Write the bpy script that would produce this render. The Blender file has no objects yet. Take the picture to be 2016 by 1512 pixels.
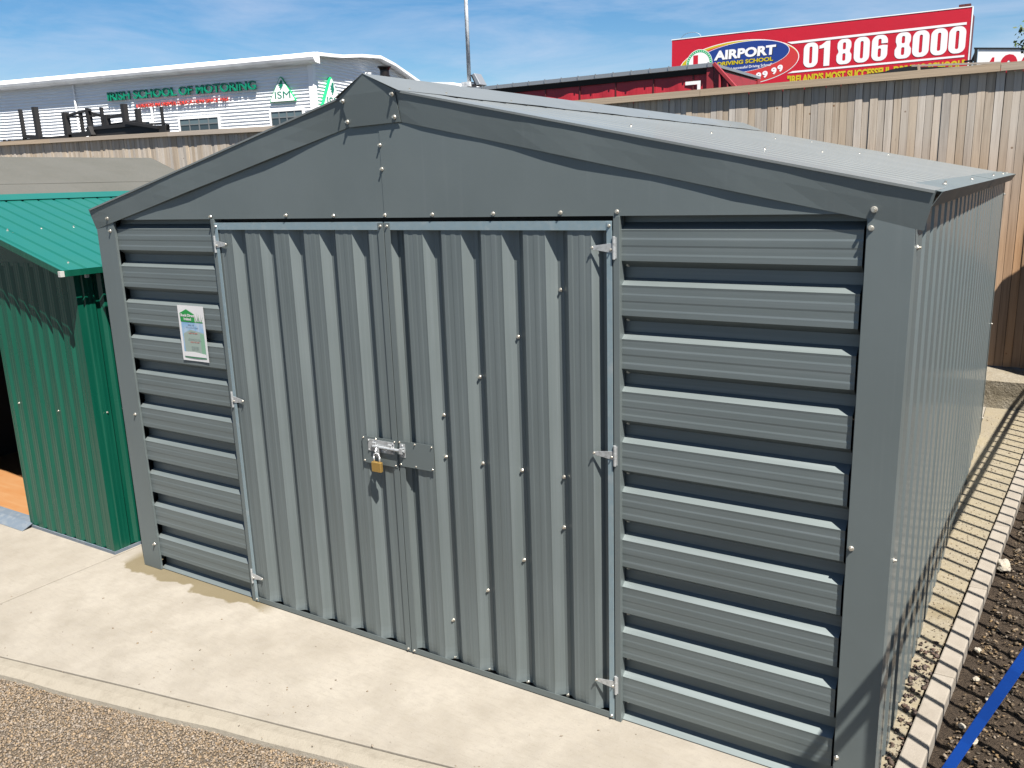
import bpy, bmesh, math, random
import numpy as np
from mathutils import Vector, Matrix
R = random.Random(7)
S = bpy.context.scene
COL = S.collection
# ------------------------------------------------------------------ camera
cd = bpy.data.cameras.new('camera'); cam = bpy.data.objects.new('camera', cd); COL.objects.link(cam)
yaw, pitch, roll = 0.5653, -0.2329, -0.0332
cy_, sy_, cp_, sp_ = math.cos(yaw), math.sin(yaw), math.cos(pitch), math.sin(pitch)
fw = Vector((-sy_*cp_, cy_*cp_, sp_)); rt = Vector((cy_, sy_, 0)); up = rt.cross(fw)
rr = rt*math.cos(roll)+up*math.sin(roll); uu = -rt*math.sin(roll)+up*math.cos(roll)
cam.matrix_world = Matrix.Translation((4.0229, -2.5488, 1.9643)) @ Matrix((rr, uu, -fw)).transposed().to_4x4()
cd.sensor_width = 36; cd.lens = 1675.5/2016*36; cd.clip_start = 0.02; cd.clip_end = 2000
S.camera = cam
# ------------------------------------------------------------------ world + sun
SUN = Vector((.43, -.265, .86)).normalized()
W = bpy.data.worlds.new('World'); S.world = W; W.use_nodes = True
nt = W.node_tree; bg = nt.nodes['Background']
sky = nt.nodes.new('ShaderNodeTexSky'); sky.sky_type = 'NISHITA'; sky.sun_disc = False
sky.sun_elevation = math.asin(SUN.z); sky.sun_rotation = math.atan2(SUN.x, SUN.y)
sky.air_density = 1.0; sky.dust_density = 0.35; sky.ozone_density = 2.6; sky.altitude = 200
def wn(t, **k):
    n = nt.nodes.new(t)
    for a, b in k.items(): setattr(n, a, b)
    return n
tc = wn('ShaderNodeTexCoord'); mp = wn('ShaderNodeMapping'); mp.inputs['Scale'].default_value = (1.6, 1.6, 9.0); mp.inputs['Rotation'].default_value = (.05, -.04, 0)
nz = wn('ShaderNodeTexNoise'); nz.inputs['Scale'].default_value = 2.6; nz.inputs['Detail'].default_value = 9; nz.inputs['Roughness'].default_value = .62; nz.inputs['Distortion'].default_value = .35
cr = wn('ShaderNodeValToRGB'); cr.color_ramp.elements[0].position = .37; cr.color_ramp.elements[1].position = .78
cr.color_ramp.elements[1].color = (.62, .62, .62, 1)
mx = wn('ShaderNodeMix', data_type='RGBA'); mx.inputs['B'].default_value = (6.2, 6.6, 7.6, 1)
L = nt.links.new
L(tc.outputs['Generated'], mp.inputs['Vector']); L(mp.outputs[0], nz.inputs['Vector']); L(nz.outputs[0], cr.inputs[0])
L(cr.outputs[0], mx.inputs['Factor']); L(sky.outputs[0], mx.inputs['A']); hs = wn('ShaderNodeHueSaturation'); hs.inputs['Saturation'].default_value = 1.36; hs.inputs['Value'].default_value = .72
L(mx.outputs['Result'], hs.inputs['Color']); L(hs.outputs[0], bg.inputs[0])
bg.inputs[1].default_value = 0.05
sl = bpy.data.lights.new('sun', 'SUN'); sl.energy = 5.0; sl.angle = math.radians(.53); sl.color = (1, .95, .87)
so = bpy.data.objects.new('sun', sl); COL.objects.link(so); so.rotation_euler = SUN.to_track_quat('Z', 'Y').to_euler()
so.location = (6, -6, 12)
vs = S.view_settings; vs.view_transform = 'Standard'; vs.look = 'None'; vs.exposure = 1.75; vs.gamma = 1
S.cycles.max_bounces = 8; S.cycles.use_denoising = True

# ------------------------------------------------------------------ materials
def mat(name, col, rough=.6, metal=0, spec=.5, var=None, bump=None, streak=None, spots=None, island=0, coat=0, second=None):
    """procedural material. var=(scale,amount,color2) noise mix; bump=(scale,strength,dist); streak=(vec scale,amount)"""
    q_ = .41 if metal < .6 else .70
    sc_ = lambda c: tuple(x*q_ for x in c)
    col = sc_(col); var = [(v[0], sc_(v[1]), *v[2:]) for v in (var or [])]
    if spots: spots = (spots[0], sc_(spots[1]), spots[2])
    m = bpy.data.materials.new(name); m.use_nodes = True; t = m.node_tree; b = t.nodes['Principled BSDF']
    N = t.nodes.new; K = t.links.new
    b.inputs['Base Color'].default_value = (*col, 1); b.inputs['Roughness'].default_value = rough
    b.inputs['Metallic'].default_value = metal; b.inputs['Specular IOR Level'].default_value = spec
    if coat: b.inputs['Coat Weight'].default_value = coat; b.inputs['Coat Roughness'].default_value = .13
    tc = N('ShaderNodeTexCoord'); cur = None
    def mixc(fac, a, bcol):
        x = N('ShaderNodeMix'); x.data_type = 'RGBA'; K(fac, x.inputs['Factor'])
        if a is None: x.inputs['A'].default_value = (*col, 1)
        else: K(a, x.inputs['A'])
        x.inputs['B'].default_value = (*bcol, 1); return x.outputs['Result']
    def ramp(src, lo, hi, top=1.0):
        r = N('ShaderNodeMapRange'); r.inputs['From Min'].default_value = lo; r.inputs['From Max'].default_value = hi
        r.inputs['To Max'].default_value = top; K(src, r.inputs['Value']); return r.outputs[0]
    for v in (var or []):
        n = N('ShaderNodeTexNoise'); n.inputs['Detail'].default_value = 6; n.inputs['Roughness'].default_value = .62
        mpn = N('ShaderNodeMapping'); sc = v[0] if isinstance(v[0], tuple) else (v[0],)*3
        mpn.inputs['Scale'].default_value = sc; K(tc.outputs['Object'], mpn.inputs['Vector']); K(mpn.outputs[0], n.inputs['Vector'])
        n.inputs['Scale'].default_value = 1
        cur = mixc(ramp(n.outputs[0], v[2], v[3], v[4]), cur, v[1])
    if spots:   # (scale, color, threshold)
        vo = N('ShaderNodeTexVoronoi'); vo.inputs['Scale'].default_value = spots[0]; K(tc.outputs['Object'], vo.inputs['Vector'])
        cur = mixc(ramp(vo.outputs['Distance'], spots[2], spots[2]*.5, 1), cur, spots[1])
    if island:
        g = N('ShaderNodeNewGeometry'); h = N('ShaderNodeHueSaturation')
        h.inputs['Color'].default_value = (*col, 1)
        if cur is not None: K(cur, h.inputs['Color'])
        r = N('ShaderNodeMapRange'); r.inputs['To Min'].default_value = 1-island; r.inputs['To Max'].default_value = 1+island*.6
        K(g.outputs['Random Per Island'], r.inputs['Value']); K(r.outputs[0], h.inputs['Value'])
        w = N('ShaderNodeTexWhiteNoise'); w.noise_dimensions = '1D'; K(g.outputs['Random Per Island'], w.inputs['W'])
        r2 = N('ShaderNodeMapRange'); r2.inputs['To Min'].default_value = .62; r2.inputs['To Max'].default_value = 1.25
        K(w.outputs['Value'], r2.inputs['Value']); K(r2.outputs[0], h.inputs['Saturation'])
        cur = h.outputs[0]
    if cur is not None: K(cur, b.inputs['Base Color'])
    last = None
    for bp in (bump or []):
        n = N('ShaderNodeTexNoise'); n.inputs['Detail'].default_value = 5; n.inputs['Roughness'].default_value = .65
        mpn = N('ShaderNodeMapping'); sc = bp[0] if isinstance(bp[0], tuple) else (bp[0],)*3
        mpn.inputs['Scale'].default_value = sc; K(tc.outputs['Object'], mpn.inputs['Vector']); K(mpn.outputs[0], n.inputs['Vector']); n.inputs['Scale'].default_value = 1
        u = N('ShaderNodeBump'); u.inputs['Strength'].default_value = bp[1]; u.inputs['Distance'].default_value = bp[2]
        K(n.outputs[0], u.inputs['Height'])
        if last: K(last, u.inputs['Normal'])
        last = u.outputs[0]
    if last: K(last, b.inputs['Normal'])
    if second:  # roughness noise
        n = N('ShaderNodeTexNoise'); n.inputs['Scale'].default_value = second[0]; n.inputs['Detail'].default_value = 4
        K(tc.outputs['Object'], n.inputs['Vector']); K(ramp(n.outputs[0], .3, .7, 1), b.inputs['Roughness'])
        r = b.inputs['Roughness'].links[0].from_node; r.inputs['To Min'].default_value = rough-second[1]; r.inputs['To Max'].default_value = rough+second[1]
    return m
GC = (.176, .208, .210); GC2 = (.15, .168, .168)
M = {}
M['grey'] = mat('grey_coated_steel', GC, .58, metal=.64, coat=.1, second=(3, .05), spec=.55, var=[((2.2, 2.2, 1.3), (.20, .234, .24), .4, .75, .6), ((34, 34, 1.1), (.225, .255, .26), .58, .8, .45), ((3, 3, 3), (.165, .192, .195), .55, .8, .2), (160, (.2, .21, .21), .66, .8, .35)], bump=[((2.0, 2.0, 2.0), .13, .010), (420, .05, .001)])
M['grey_v'] = mat('grey_coated_steel_vertical_grain', GC, .58, metal=.64, coat=.1, second=(3, .05), spec=.55, var=[((60, 8, .8), (.225, .26, .268), .45, .75, .8), ((14, 4, .5), (.155, .185, .194), .5, .8, .5), (90, (.34, .35, .35), .76, .8, .5)], bump=[((3, 3, .9), .12, .01)])
M['grey_h'] = mat('grey_coated_steel_horizontal_grain', GC, .58, metal=.64, coat=.1, second=(3, .05), spec=.55, var=[((.8, 8, 60), (.225, .26, .268), .45, .75, .8), ((.6, 4, 16), (.155, .185, .194), .5, .8, .5), (70, (.3, .31, .31), .74, .8, .4)], bump=[((.9, 3, 3), .12, .01)])
M['grey_s'] = mat('grey_coated_steel_side_sheets', (.175, .21, .215), .58, metal=.64, coat=.42, spec=.4, var=[((8, 60, .8), (.195, .225, .235), .45, .75, .8)], bump=[((3, 3, .9), .12, .01)])
M['roofgrey'] = mat('grey_roof_steel', (.27, .295, .295), .6, metal=.3, coat=.25, spec=.5, var=[(2.5, (.31, .335, .335), .4, .7, .8), (55, (.45, .46, .46), .75, .78, .6)], bump=[(5, .1, .01)])
M['galv'] = mat('galvanised_steel', (.50, .64, .70), .42, .5, var=[(60, (.46, .62, .70), .42, .6, .9), (12, (.85, .9, .92), .55, .75, .6)], second=(50, .1))
M['zinc'] = mat('bright_zinc', (.95, .98, 1.0), .3, .55, var=[(90, (.6, .62, .62), .45, .65, .8)])
M['screw'] = mat('screw_zinc', (.74, .70, .62), .32, .85, var=[(150, (.45, .38, .28), .5, .7, .7)])
M['rubber'] = mat('pale_washer', (.5, .48, .44), .6)
M['brass'] = mat('brass', (.52, .33, .10), .4, .7, var=[(120, (.36, .22, .06), .5, .7, .6)])
M['dark'] = mat('interior_shade', (.02, .021, .022), .8)  # near-black colour standing in for shade behind openings
M['green'] = mat('green_coated_steel', (.003, .10, .062), .3, spec=.5, second=(4, .05), var=[((40, 30, 1.2), (.01, .14, .088), .45, .7, .8), ((18, 10, .8), (.015, .10, .06), .55, .8, .25), (80, (.15, .3, .24), .76, .8, .3)], bump=[((9, 9, 1.2), .15, .006)])
M['greenroof'] = mat('green_roof_steel_sky_tint', (.010, .19, .155), .36, spec=.55, var=[(3, (.02, .2, .145), .4, .7, .7)], bump=[(6, .1, .006)])  # brighter, bluer than the walls: sky reflection put into the base colour
M['whiteplastic'] = mat('white_plastic', (.75, .74, .7), .4)
M['ply'] = mat('orange_plywood', (.50, .25, .10), .55, var=[((3, 9, 3), (.48, .2, .06), .4, .7, .9), ((1.5, 20, 3), (.58, .36, .18), .5, .8, .6)])
M['felt'] = mat('mineral_felt', (.145, .146, .134), .95, spec=.2, var=[(2.2, (.12, .122, .108), .4, .7, .8), (260, (.24, .235, .21), .5, .75, .7), (40, (.19, .17, .14), .5, .75, .5)], bump=[(200, .5, .003), (4, .3, .02)])
M['shedwood'] = mat('stained_timber', (.10, .065, .04), .8, var=[((3, 3, 30), (.1, .06, .035), .4, .7, .8)])
WOODV = [((7, 3, .55), (.66, .55, .43), .35, .7, .75), ((38, 12, 1.6), (.42, .33, .25), .48, .72, .7), ((1.4, 1, 2.2), (.78, .64, .49), .5, .7, .6), ((26, 9, 6), (.12, .085, .055), .68, .78, .75)]
M['fence'] = mat('weathered_fence_boards', (.88, .76, .63), .82, spec=.25, var=WOODV, island=.2, spots=(6.5, (.32, .20, .12), .075), bump=[((60, 20, 2), .5, .004)])
M['rail'] = mat('fence_cap_timber', (.68, .55, .42), .8, spec=.25, var=[((.8, 6, 30), (.55, .44, .33), .4, .7, .8), (30, (.2, .15, .1), .68, .78, .7)], island=.1, bump=[((2, 20, 60), .4, .004)])
M['newwood'] = mat('sheltered_fence_boards', (.42, .255, .125), .8)
CONC = (.68, .595, .465)
M['soil'] = mat('dark_soil', (.12, .088, .062), .95, spec=.15, var=[(18, (.22, .16, .11), .45, .7, .8), (90, (.08, .06, .045), .45, .65, .8), (140, (.3, .24, .15), .68, .75, .8)], bump=[(30, 1, .03), (120, .8, .012)])
M['gravelbase'] = mat('gravel_bed', (.20, .155, .105), .95, var=[(180, (.12, .09, .06), .45, .6, .8)], bump=[(200, 1, .01)])
M['pebble'] = mat('gravel_stones', (.36, .27, .18), .75, var=[(3, (.30, .215, .135), .4, .7, .7)], island=.42)
M['oldconc'] = mat('old_rough_concrete', (.36, .32, .25), .95, spec=.2, var=[(6, (.33, .28, .2), .42, .65, .9), (45, (.44, .4, .33), .5, .7, .7), (3, (.22, .19, .13), .55, .72, .7), (200, (.2, .17, .12), .6, .7, .6)], bump=[(60, .8, .012), (9, .6, .03)])
M['pathconc'] = mat('side_path_concrete', (.34, .295, .215), .92, spec=.2, var=[(5, (.38, .32, .21), .42, .68, .9), (60, (.46, .41, .33), .5, .7, .7), (2.2, (.26, .21, .13), .58, .72, .75), (240, (.2, .16, .1), .62, .7, .7)], bump=[(90, .7, .006), (12, .4, .012)])
M['kerb'] = mat('pale_kerb_concrete', (.42, .375, .32), .88, spec=.25, var=[(8, (.33, .29, .24), .45, .7, .8), (150, (.4, .34, .27), .64, .72, .6)], bump=[(150, .5, .003)])
M['whitestone'] = mat('white_stone', (.50, .45, .37), .9, var=[(20, (.5, .42, .3), .5, .7, .8)], bump=[(40, .6, .01)])
M['leaf'] = mat('dry_leaves', (.10, .055, .035), .8, island=.5)
M['chip'] = mat('bark_and_straw', (.22, .15, .08), .85, island=.6)
M['blue'] = mat('blue_webbing', (.006, .105, .58), .5, spec=.3, bump=[((200, 200, 900), .4, .001)])
M['railblack'] = mat('black_railing_paint', (.015, .015, .016), .4)
M['cladwhite'] = mat('white_steel_cladding', (1.6, 1.63, 1.67), .45, spec=.4, var=[((.3, .3, .5), (1.4, 1.44, 1.5), .45, .7, .6)])
M['trimwhite'] = mat('white_trim', (1.7, 1.71, 1.72), .4, var=[(.4, (.74, .75, .77), .45, .7, .6)])
M['winframe'] = mat('grey_window_frame', (.25, .27, .28), .4)
M['glass'] = mat('dark_window_glass', (.05, .075, .095), .08, spec=.8)
M['blind'] = mat('window_interior', (.16, .23, .26), .3)
M['signgreen'] = mat('sign_green', (.0, .33, .19), .35)
M['signbright'] = mat('bright_green_edge', (.01, .75, .25), .35)
M['signred'] = mat('sign_red_letters', (1, .09, .06), .4)
M['signwhite'] = mat('sign_white', (1.5, 1.5, 1.5), .4)
M['billred'] = mat('billboard_red', (.95, .008, .04), .45, var=[(1.2, (.88, .01, .042), .4, .7, .8), (30, (.3, .02, .02), .74, .8, .6)], bump=[(.8, .1, .1)])
M['billred2'] = mat('billboard_light_red', (1, .06, .06), .45)
M['billwhite'] = mat('billboard_white', (1.5, 1.48, 1.5), .45)
M['billblue'] = mat('billboard_blue', (.015, .07, .42), .45)
M['billyellow'] = mat('billboard_yellow', (1, .8, .01), .45)
M['darkred'] = mat('oxide_red_steel', (.16, .02, .018), .6, var=[(8, (.08, .012, .01), .45, .7, .8)])
M['redframe'] = mat('faded_red_frame', (.50, .03, .045), .55, var=[(9, (.30, .03, .03), .5, .7, .8)])
M['curtain'] = mat('red_curtain_vinyl', (.80, .03, .055), .5, var=[((3, 1, .4), (.62, .028, .05), .45, .7, .8), ((1.6, 1, 5), (.34, .03, .04), .62, .74, .7)], bump=[((2.5, 1, .3), .5, .05)])
M['black'] = mat('black_paint', (.012, .013, .015), .5)
M['soot'] = mat('rusty_black_steel', (.018, .016, .016), .65, var=[(12, (.05, .028, .018), .62, .75, .8)])
M['alu'] = mat('grey_aluminium', (.42, .44, .46), .45, .7)
M['mast'] = mat('galvanised_mast', (1.2, 1.25, 1.3), .5, .05, var=[(14, (.38, .4, .43), .45, .7, .8)])
M['flue'] = mat('black_flue', (.03, .024, .022), .35, .3, var=[((30, 30, 6), (.10, .06, .045), .55, .75, .6)])
M['bark'] = mat('bark', (.10, .075, .05), .9)
M['foliage'] = mat('tree_leaves', (.11, .20, .035), .6, island=.4)
M['paper'] = mat('laminated_white_paper', (1, .99, 1), .3, spec=.5)
M['p_green'] = mat('print_green', (.02, .38, .08), .35)
M['p_sky'] = mat('print_sky_blue', (.30, .56, .85), .35, var=[(14, (.62, .74, .9), .45, .65, .9)])
M['p_shed'] = mat('print_pale_grey_green', (.42, .52, .47), .35)
M['p_shed2'] = mat('print_pale_green', (.30, .55, .38), .35)
M['p_dark'] = mat('print_dark_blue', (.06, .10, .22), .35)
M['p_red'] = mat('print_red', (.75, .12, .10), .35)
M['p_grey'] = mat('print_grey', (.28, .36, .36), .35)
M['asphalt'] = mat('asphalt', (.07, .068, .065), .9, var=[(3, (.09, .088, .082), .4, .7, .8)])
M['base'] = mat('blue_grey_channel', (.19, .24, .30), .5, var=[(25, (.3, .33, .36), .5, .7, .8)])

def apron_mat():
    m = mat('brushed_concrete', (.415, .375, .315), .9, spec=.2,
            var=[(1.6, (.49, .45, .385), .38, .62, .8), (4.5, (.31, .275, .225), .44, .70, .6), (22, (.40, .365, .315), .45, .7, .6), ((14, 70, 10), (.30, .27, .22), .50, .74, .35), (120, (.22, .195, .16), .60, .70, .55), (340, (.20, .17, .13), .62, .70, .6)],
            bump=[((30, 200, 30), .35, .003), (120, .35, .003)])
    t = m.node_tree; N = t.nodes.new; K = t.links.new; b = t.nodes['Principled BSDF']
    src = b.inputs['Base Color'].links[0].from_socket
    tc = N('ShaderNodeTexCoord'); sx = N('ShaderNodeSeparateXYZ'); K(tc.outputs['Object'], sx.inputs[0])
    n = N('ShaderNodeTexNoise'); n.inputs['Scale'].default_value = 5.5; n.inputs['Detail'].default_value = 5; K(tc.outputs['Object'], n.inputs['Vector'])
    def mth(op, a, bb):
        q = N('ShaderNodeMath'); q.operation = op
        for i, v in enumerate((a, bb)):
            if isinstance(v, (int, float)): q.inputs[i].default_value = v
            else: K(v, q.inputs[i])
        return q.outputs[0]
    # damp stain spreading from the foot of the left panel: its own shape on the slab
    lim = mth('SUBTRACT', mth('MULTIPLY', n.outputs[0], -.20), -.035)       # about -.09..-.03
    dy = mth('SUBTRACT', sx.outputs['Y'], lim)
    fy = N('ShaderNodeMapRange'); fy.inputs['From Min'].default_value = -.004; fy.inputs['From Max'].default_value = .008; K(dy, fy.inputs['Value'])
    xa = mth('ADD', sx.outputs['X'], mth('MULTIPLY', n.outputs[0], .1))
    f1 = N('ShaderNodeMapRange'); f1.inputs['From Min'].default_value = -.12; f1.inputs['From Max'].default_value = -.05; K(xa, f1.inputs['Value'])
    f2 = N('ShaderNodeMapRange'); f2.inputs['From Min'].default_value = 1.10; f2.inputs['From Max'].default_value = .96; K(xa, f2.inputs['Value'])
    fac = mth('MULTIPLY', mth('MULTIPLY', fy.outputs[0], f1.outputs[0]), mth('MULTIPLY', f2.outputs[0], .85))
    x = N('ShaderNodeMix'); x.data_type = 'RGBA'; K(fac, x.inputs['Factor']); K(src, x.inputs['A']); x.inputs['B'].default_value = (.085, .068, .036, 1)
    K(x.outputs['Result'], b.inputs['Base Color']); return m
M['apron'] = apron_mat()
def fence_mat():     # boards: grey and weathered high up, warm brown low down where the sheds shelter them
    m = M['fence']; t = m.node_tree; N = t.nodes.new; K = t.links.new; b = t.nodes['Principled BSDF']
    src = b.inputs['Base Color'].links[0].from_socket
    g = N('ShaderNodeNewGeometry'); sx = N('ShaderNodeSeparateXYZ'); K(g.outputs['Position'], sx.inputs[0])
    r = N('ShaderNodeMapRange'); r.inputs['From Min'].default_value = 2.3; r.inputs['From Max'].default_value = 1.3; r.inputs['To Max'].default_value = .75; K(sx.outputs['Z'], r.inputs['Value'])
    x = N('ShaderNodeMix'); x.data_type = 'RGBA'; x.blend_type = 'MULTIPLY'; K(r.outputs[0], x.inputs['Factor']); K(src, x.inputs['A']); x.inputs['B'].default_value = (.95, .62, .36, 1)
    K(x.outputs['Result'], b.inputs['Base Color'])
fence_mat()

# ------------------------------------------------------------------ helpers
def origin(o):
    v = Vector((0, 0, 0))
    while o is not None: v += o.location; o = o.parent
    return v
class MB:
    def __init__(s): s.v = []; s.f = []; s.m = []
    def face(s, pts, mi=0):
        k = len(s.v); s.v += [tuple(p) for p in pts]; s.f.append(tuple(range(k, k+len(pts)))); s.m.append(mi)
    def add(s, vs, fs, mi=0):
        k = len(s.v); s.v += [tuple(p) for p in vs]; s.f += [tuple(i+k for i in f) for f in fs]; s.m += [mi]*len(fs)
    def box(s, x0, x1, y0, y1, z0, z1, mi=0):
        if x0 > x1: x0, x1 = x1, x0
        if y0 > y1: y0, y1 = y1, y0
        if z0 > z1: z0, z1 = z1, z0
        v = [(x, y, z) for z in (z0, z1) for x, y in ((x0, y0), (x1, y0), (x1, y1), (x0, y1))]
        s.add(v, [(3, 2, 1, 0), (4, 5, 6, 7), (0, 1, 5, 4), (1, 2, 6, 5), (2, 3, 7, 6), (3, 0, 4, 7)], mi)
        return s
    def prism(s, pts, off, mi=0):           # closed polygon pts (3D) extruded by vector off
        n = len(pts); off = Vector(off); a = [Vector(p) for p in pts]; b = [p+off for p in a]
        s.add(a+b, [tuple(reversed(range(n))), tuple(range(n, 2*n))]+[(i, (i+1) % n, n+(i+1) % n, n+i) for i in range(n)], mi); return s
    def bar(s, p, q, w, h=None, mi=0, upv=(0, 0, 1)):
        p = Vector(p); q = Vector(q); d = (q-p).normalized(); u = Vector(upv)
        if abs(d.dot(u)) > .97: u = Vector((0, 1, 0))
        a = d.cross(u).normalized(); b = a.cross(d).normalized(); h = h or w
        c = [a*w/2+b*h/2, -a*w/2+b*h/2, -a*w/2-b*h/2, a*w/2-b*h/2]
        s.prism([p+k for k in c], q-p, mi); return s
    def cyl(s, p, q, r, r2=None, n=14, mi=0):
        p = Vector(p); q = Vector(q); d = (q-p).normalized(); u = Vector((0, 0, 1)) if abs(d.z) < .9 else Vector((1, 0, 0))
        a = d.cross(u).normalized(); b = d.cross(a); r2 = r if r2 is None else r2
        A = [p+(a*math.cos(t)+b*math.sin(t))*r for t in [2*math.pi*i/n for i in range(n)]]
        B = [q+(a*math.cos(t)+b*math.sin(t))*r2 for t in [2*math.pi*i/n for i in range(n)]]
        s.add(A+B, [tuple(range(n)), tuple(reversed(range(n, 2*n)))]+[(i+n, (i+1) % n+n, (i+1) % n, i) for i in range(n)], mi); return s
    def build(s, name, mats, parent=None, loc=None, solid=0, bevel=0, smooth=False):
        o0 = origin(parent) if parent is not None else Vector(loc or (0, 0, 0))
        me = bpy.data.meshes.new(name); me.from_pydata([(x-o0.x, y-o0.y, z-o0.z) for x, y, z in s.v], [], s.f)
        if not isinstance(mats, (list, tuple)): mats = [mats]
        for m in mats: me.materials.append(M[m] if isinstance(m, str) else m)
        if len(mats) > 1: me.polygons.foreach_set('material_index', s.m)
        if smooth: me.polygons.foreach_set('use_smooth', [True]*len(s.f))
        me.update(); o = bpy.data.objects.new(name, me); COL.objects.link(o)
        if parent is not None: o.parent = parent
        else: o.location = o0
        if solid: md = o.modifiers.new('thickness', 'SOLIDIFY'); md.thickness = solid; md.offset = 0
        if bevel: md = o.modifiers.new('edge', 'BEVEL'); md.width = bevel; md.segments = 2; md.limit_method = 'ANGLE'; md.harden_normals = False
        return o
def tag(o, label=None, cat=None, group=None, kind=None):
    if label: o['label'] = label
    if cat: o['category'] = cat
    if group: o['group'] = group
    if kind: o['kind'] = kind
    return o
def thing(name, loc, label, cat, group=None):
    o = bpy.data.objects.new(name, None); COL.objects.link(o); o.location = loc; o.empty_display_size = .2
    return tag(o, label, cat, group)
def corr(u0, u1, phase, P, crest, a, depth, ribs=True):
    """breakpoints (u, d) of a box-profile sheet; a crest starts at phase + k*P; d = depth behind the crest plane"""
    per = [(0, 0)]
    if ribs:
        for q, d in ((.17, 0), (.23, .0009), (.44, .0009), (.5, 0), (.68, 0), (.74, .0009), (.93, .0009)): per.append((crest*q, d))
    per += [(crest, 0 if not ribs else 0), (crest+a, depth), (P-a, depth)]
    out = []
    k0 = math.floor((u0-phase)/P)-1; pts = []
    for k in range(k0, int((u1-phase)/P)+2):
        for u, d in per: pts.append((phase+k*P+u, d))
    for (ua, da), (ub, db) in zip(pts, pts[1:]):
        if ub <= u0 or ua >= u1: continue
        if not out:
            t = max(0, (u0-ua)/(ub-ua)); out.append((max(ua, u0), da+(db-da)*t))
        if ub >= u1:
            t = (u1-ua)/(ub-ua); out.append((u1, da+(db-da)*t)); break
        out.append((ub, db))
    return out
def sheet(mb, prof, f, v0, v1, nseg=1, mi=0):
    """profile swept: f(u, d, v) -> point; v0/v1 may be functions of u"""
    g = lambda v, u: v(u) if callable(v) else v
    n = len(prof); vs = []
    for i in range(nseg+1):
        t = i/nseg
        for u, d in prof: vs.append(f(u, d, g(v0, u)*(1-t)+g(v1, u)*t))
    mb.add(vs, [(r*n+i, r*n+i+1, (r+1)*n+i+1, (r+1)*n+i) for r in range(nseg) for i in range(n-1)], mi)
def place_curve(cu, name, Mx, m, parent, scale=None, fit=None, loc=None):
    tmp = bpy.data.objects.new('tmp', cu); COL.objects.link(tmp); dg = bpy.context.evaluated_depsgraph_get(); dg.update()
    me = bpy.data.meshes.new_from_object(tmp.evaluated_get(dg)); bpy.data.objects.remove(tmp); me.name = name
    n = len(me.vertices); co = np.empty(n*3); me.vertices.foreach_get('co', co); co = co.reshape(-1, 3)
    if fit:
        lo = co.min(0); hi = co.max(0)
        co[:, 0] = (co[:, 0]-lo[0])*fit[0]/(hi[0]-lo[0]); co[:, 1] = (co[:, 1]-lo[1])*fit[1]/(hi[1]-lo[1])
        if fit[2:]: co[:, 0] += co[:, 1]*fit[2]
    o0 = np.array(origin(parent) if parent is not None else (loc or (0, 0, 0)))
    A = np.array(Mx); co = co@A[:3, :3].T+A[:3, 3]-o0
    me.vertices.foreach_set('co', co.ravel()); me.materials.clear(); me.materials.append(M[m]); me.update()
    o = bpy.data.objects.new(name, me); COL.objects.link(o)
    if parent is not None: o.parent = parent
    else: o.location = Vector(o0)
    return o
def frame(org, x, y, z):
    return Matrix(((x[0], y[0], z[0], org[0]), (x[1], y[1], z[1], org[1]), (x[2], y[2], z[2], org[2]), (0, 0, 0, 1)))
def text(body, name, org, w, h, m, parent, X=(1, 0, 0), Z=(0, 0, 1), bold=.0, ext=.01, shear=0):
    cu = bpy.data.curves.new(name, 'FONT'); cu.body = body; cu.size = 1; cu.offset = bold; cu.extrude = 0; cu.resolution_u = 4
    cu.extrude = ext
    Xv = Vector(X); Zv = Vector(Z)
    return place_curve(cu, name, frame(org, Xv, Zv, Xv.cross(Zv)), m, parent, fit=(w, h, shear))
def shape(loops, name, org, m, parent, X=(1, 0, 0), Z=(0, 0, 1), ext=.004):
    cu = bpy.data.curves.new(name, 'CURVE'); cu.dimensions = '2D'; cu.fill_mode = 'BOTH'; cu.extrude = ext
    for lp in loops:
        sp = cu.splines.new('POLY'); sp.points.add(len(lp)-1); sp.use_cyclic_u = True
        for i, p in enumerate(lp): sp.points[i].co = (p[0], p[1], 0, 1)
    Xv = Vector(X); Zv = Vector(Z)
    return place_curve(cu, name, frame(org, Xv, Zv, Xv.cross(Zv)), m, parent)
def ell(cx, cz, a, b, rot=0, n=72, a0=0, a1=2*math.pi):
    c, s = math.cos(rot), math.sin(rot); full = abs(a1-a0-2*math.pi) < 1e-6
    T = [a0+(a1-a0)*i/(n if full else n-1) for i in range(n)]
    return [(cx+a*math.cos(t)*c-b*math.sin(t)*s, cz+a*math.cos(t)*s+b*math.sin(t)*c) for t in T]
def rrect(x0, x1, z0, z1, r, n=8):
    out = []
    for cx, cz, a in ((x1-r, z1-r, 0), (x0+r, z1-r, 90), (x0+r, z0+r, 180), (x1-r, z0+r, 270)):
        out += [(cx+r*math.cos(math.radians(a+90*i/n)), cz+r*math.sin(math.radians(a+90*i/n))) for i in range(n+1)]
    return out

# ================================================================== SETTING
b = MB(); b.face([(-900, -900, -.06), (900, -900, -.06), (900, 900, -.06), (-900, 900, -.06)])
tag(b.build('ground', 'asphalt'), kind='structure')
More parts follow.
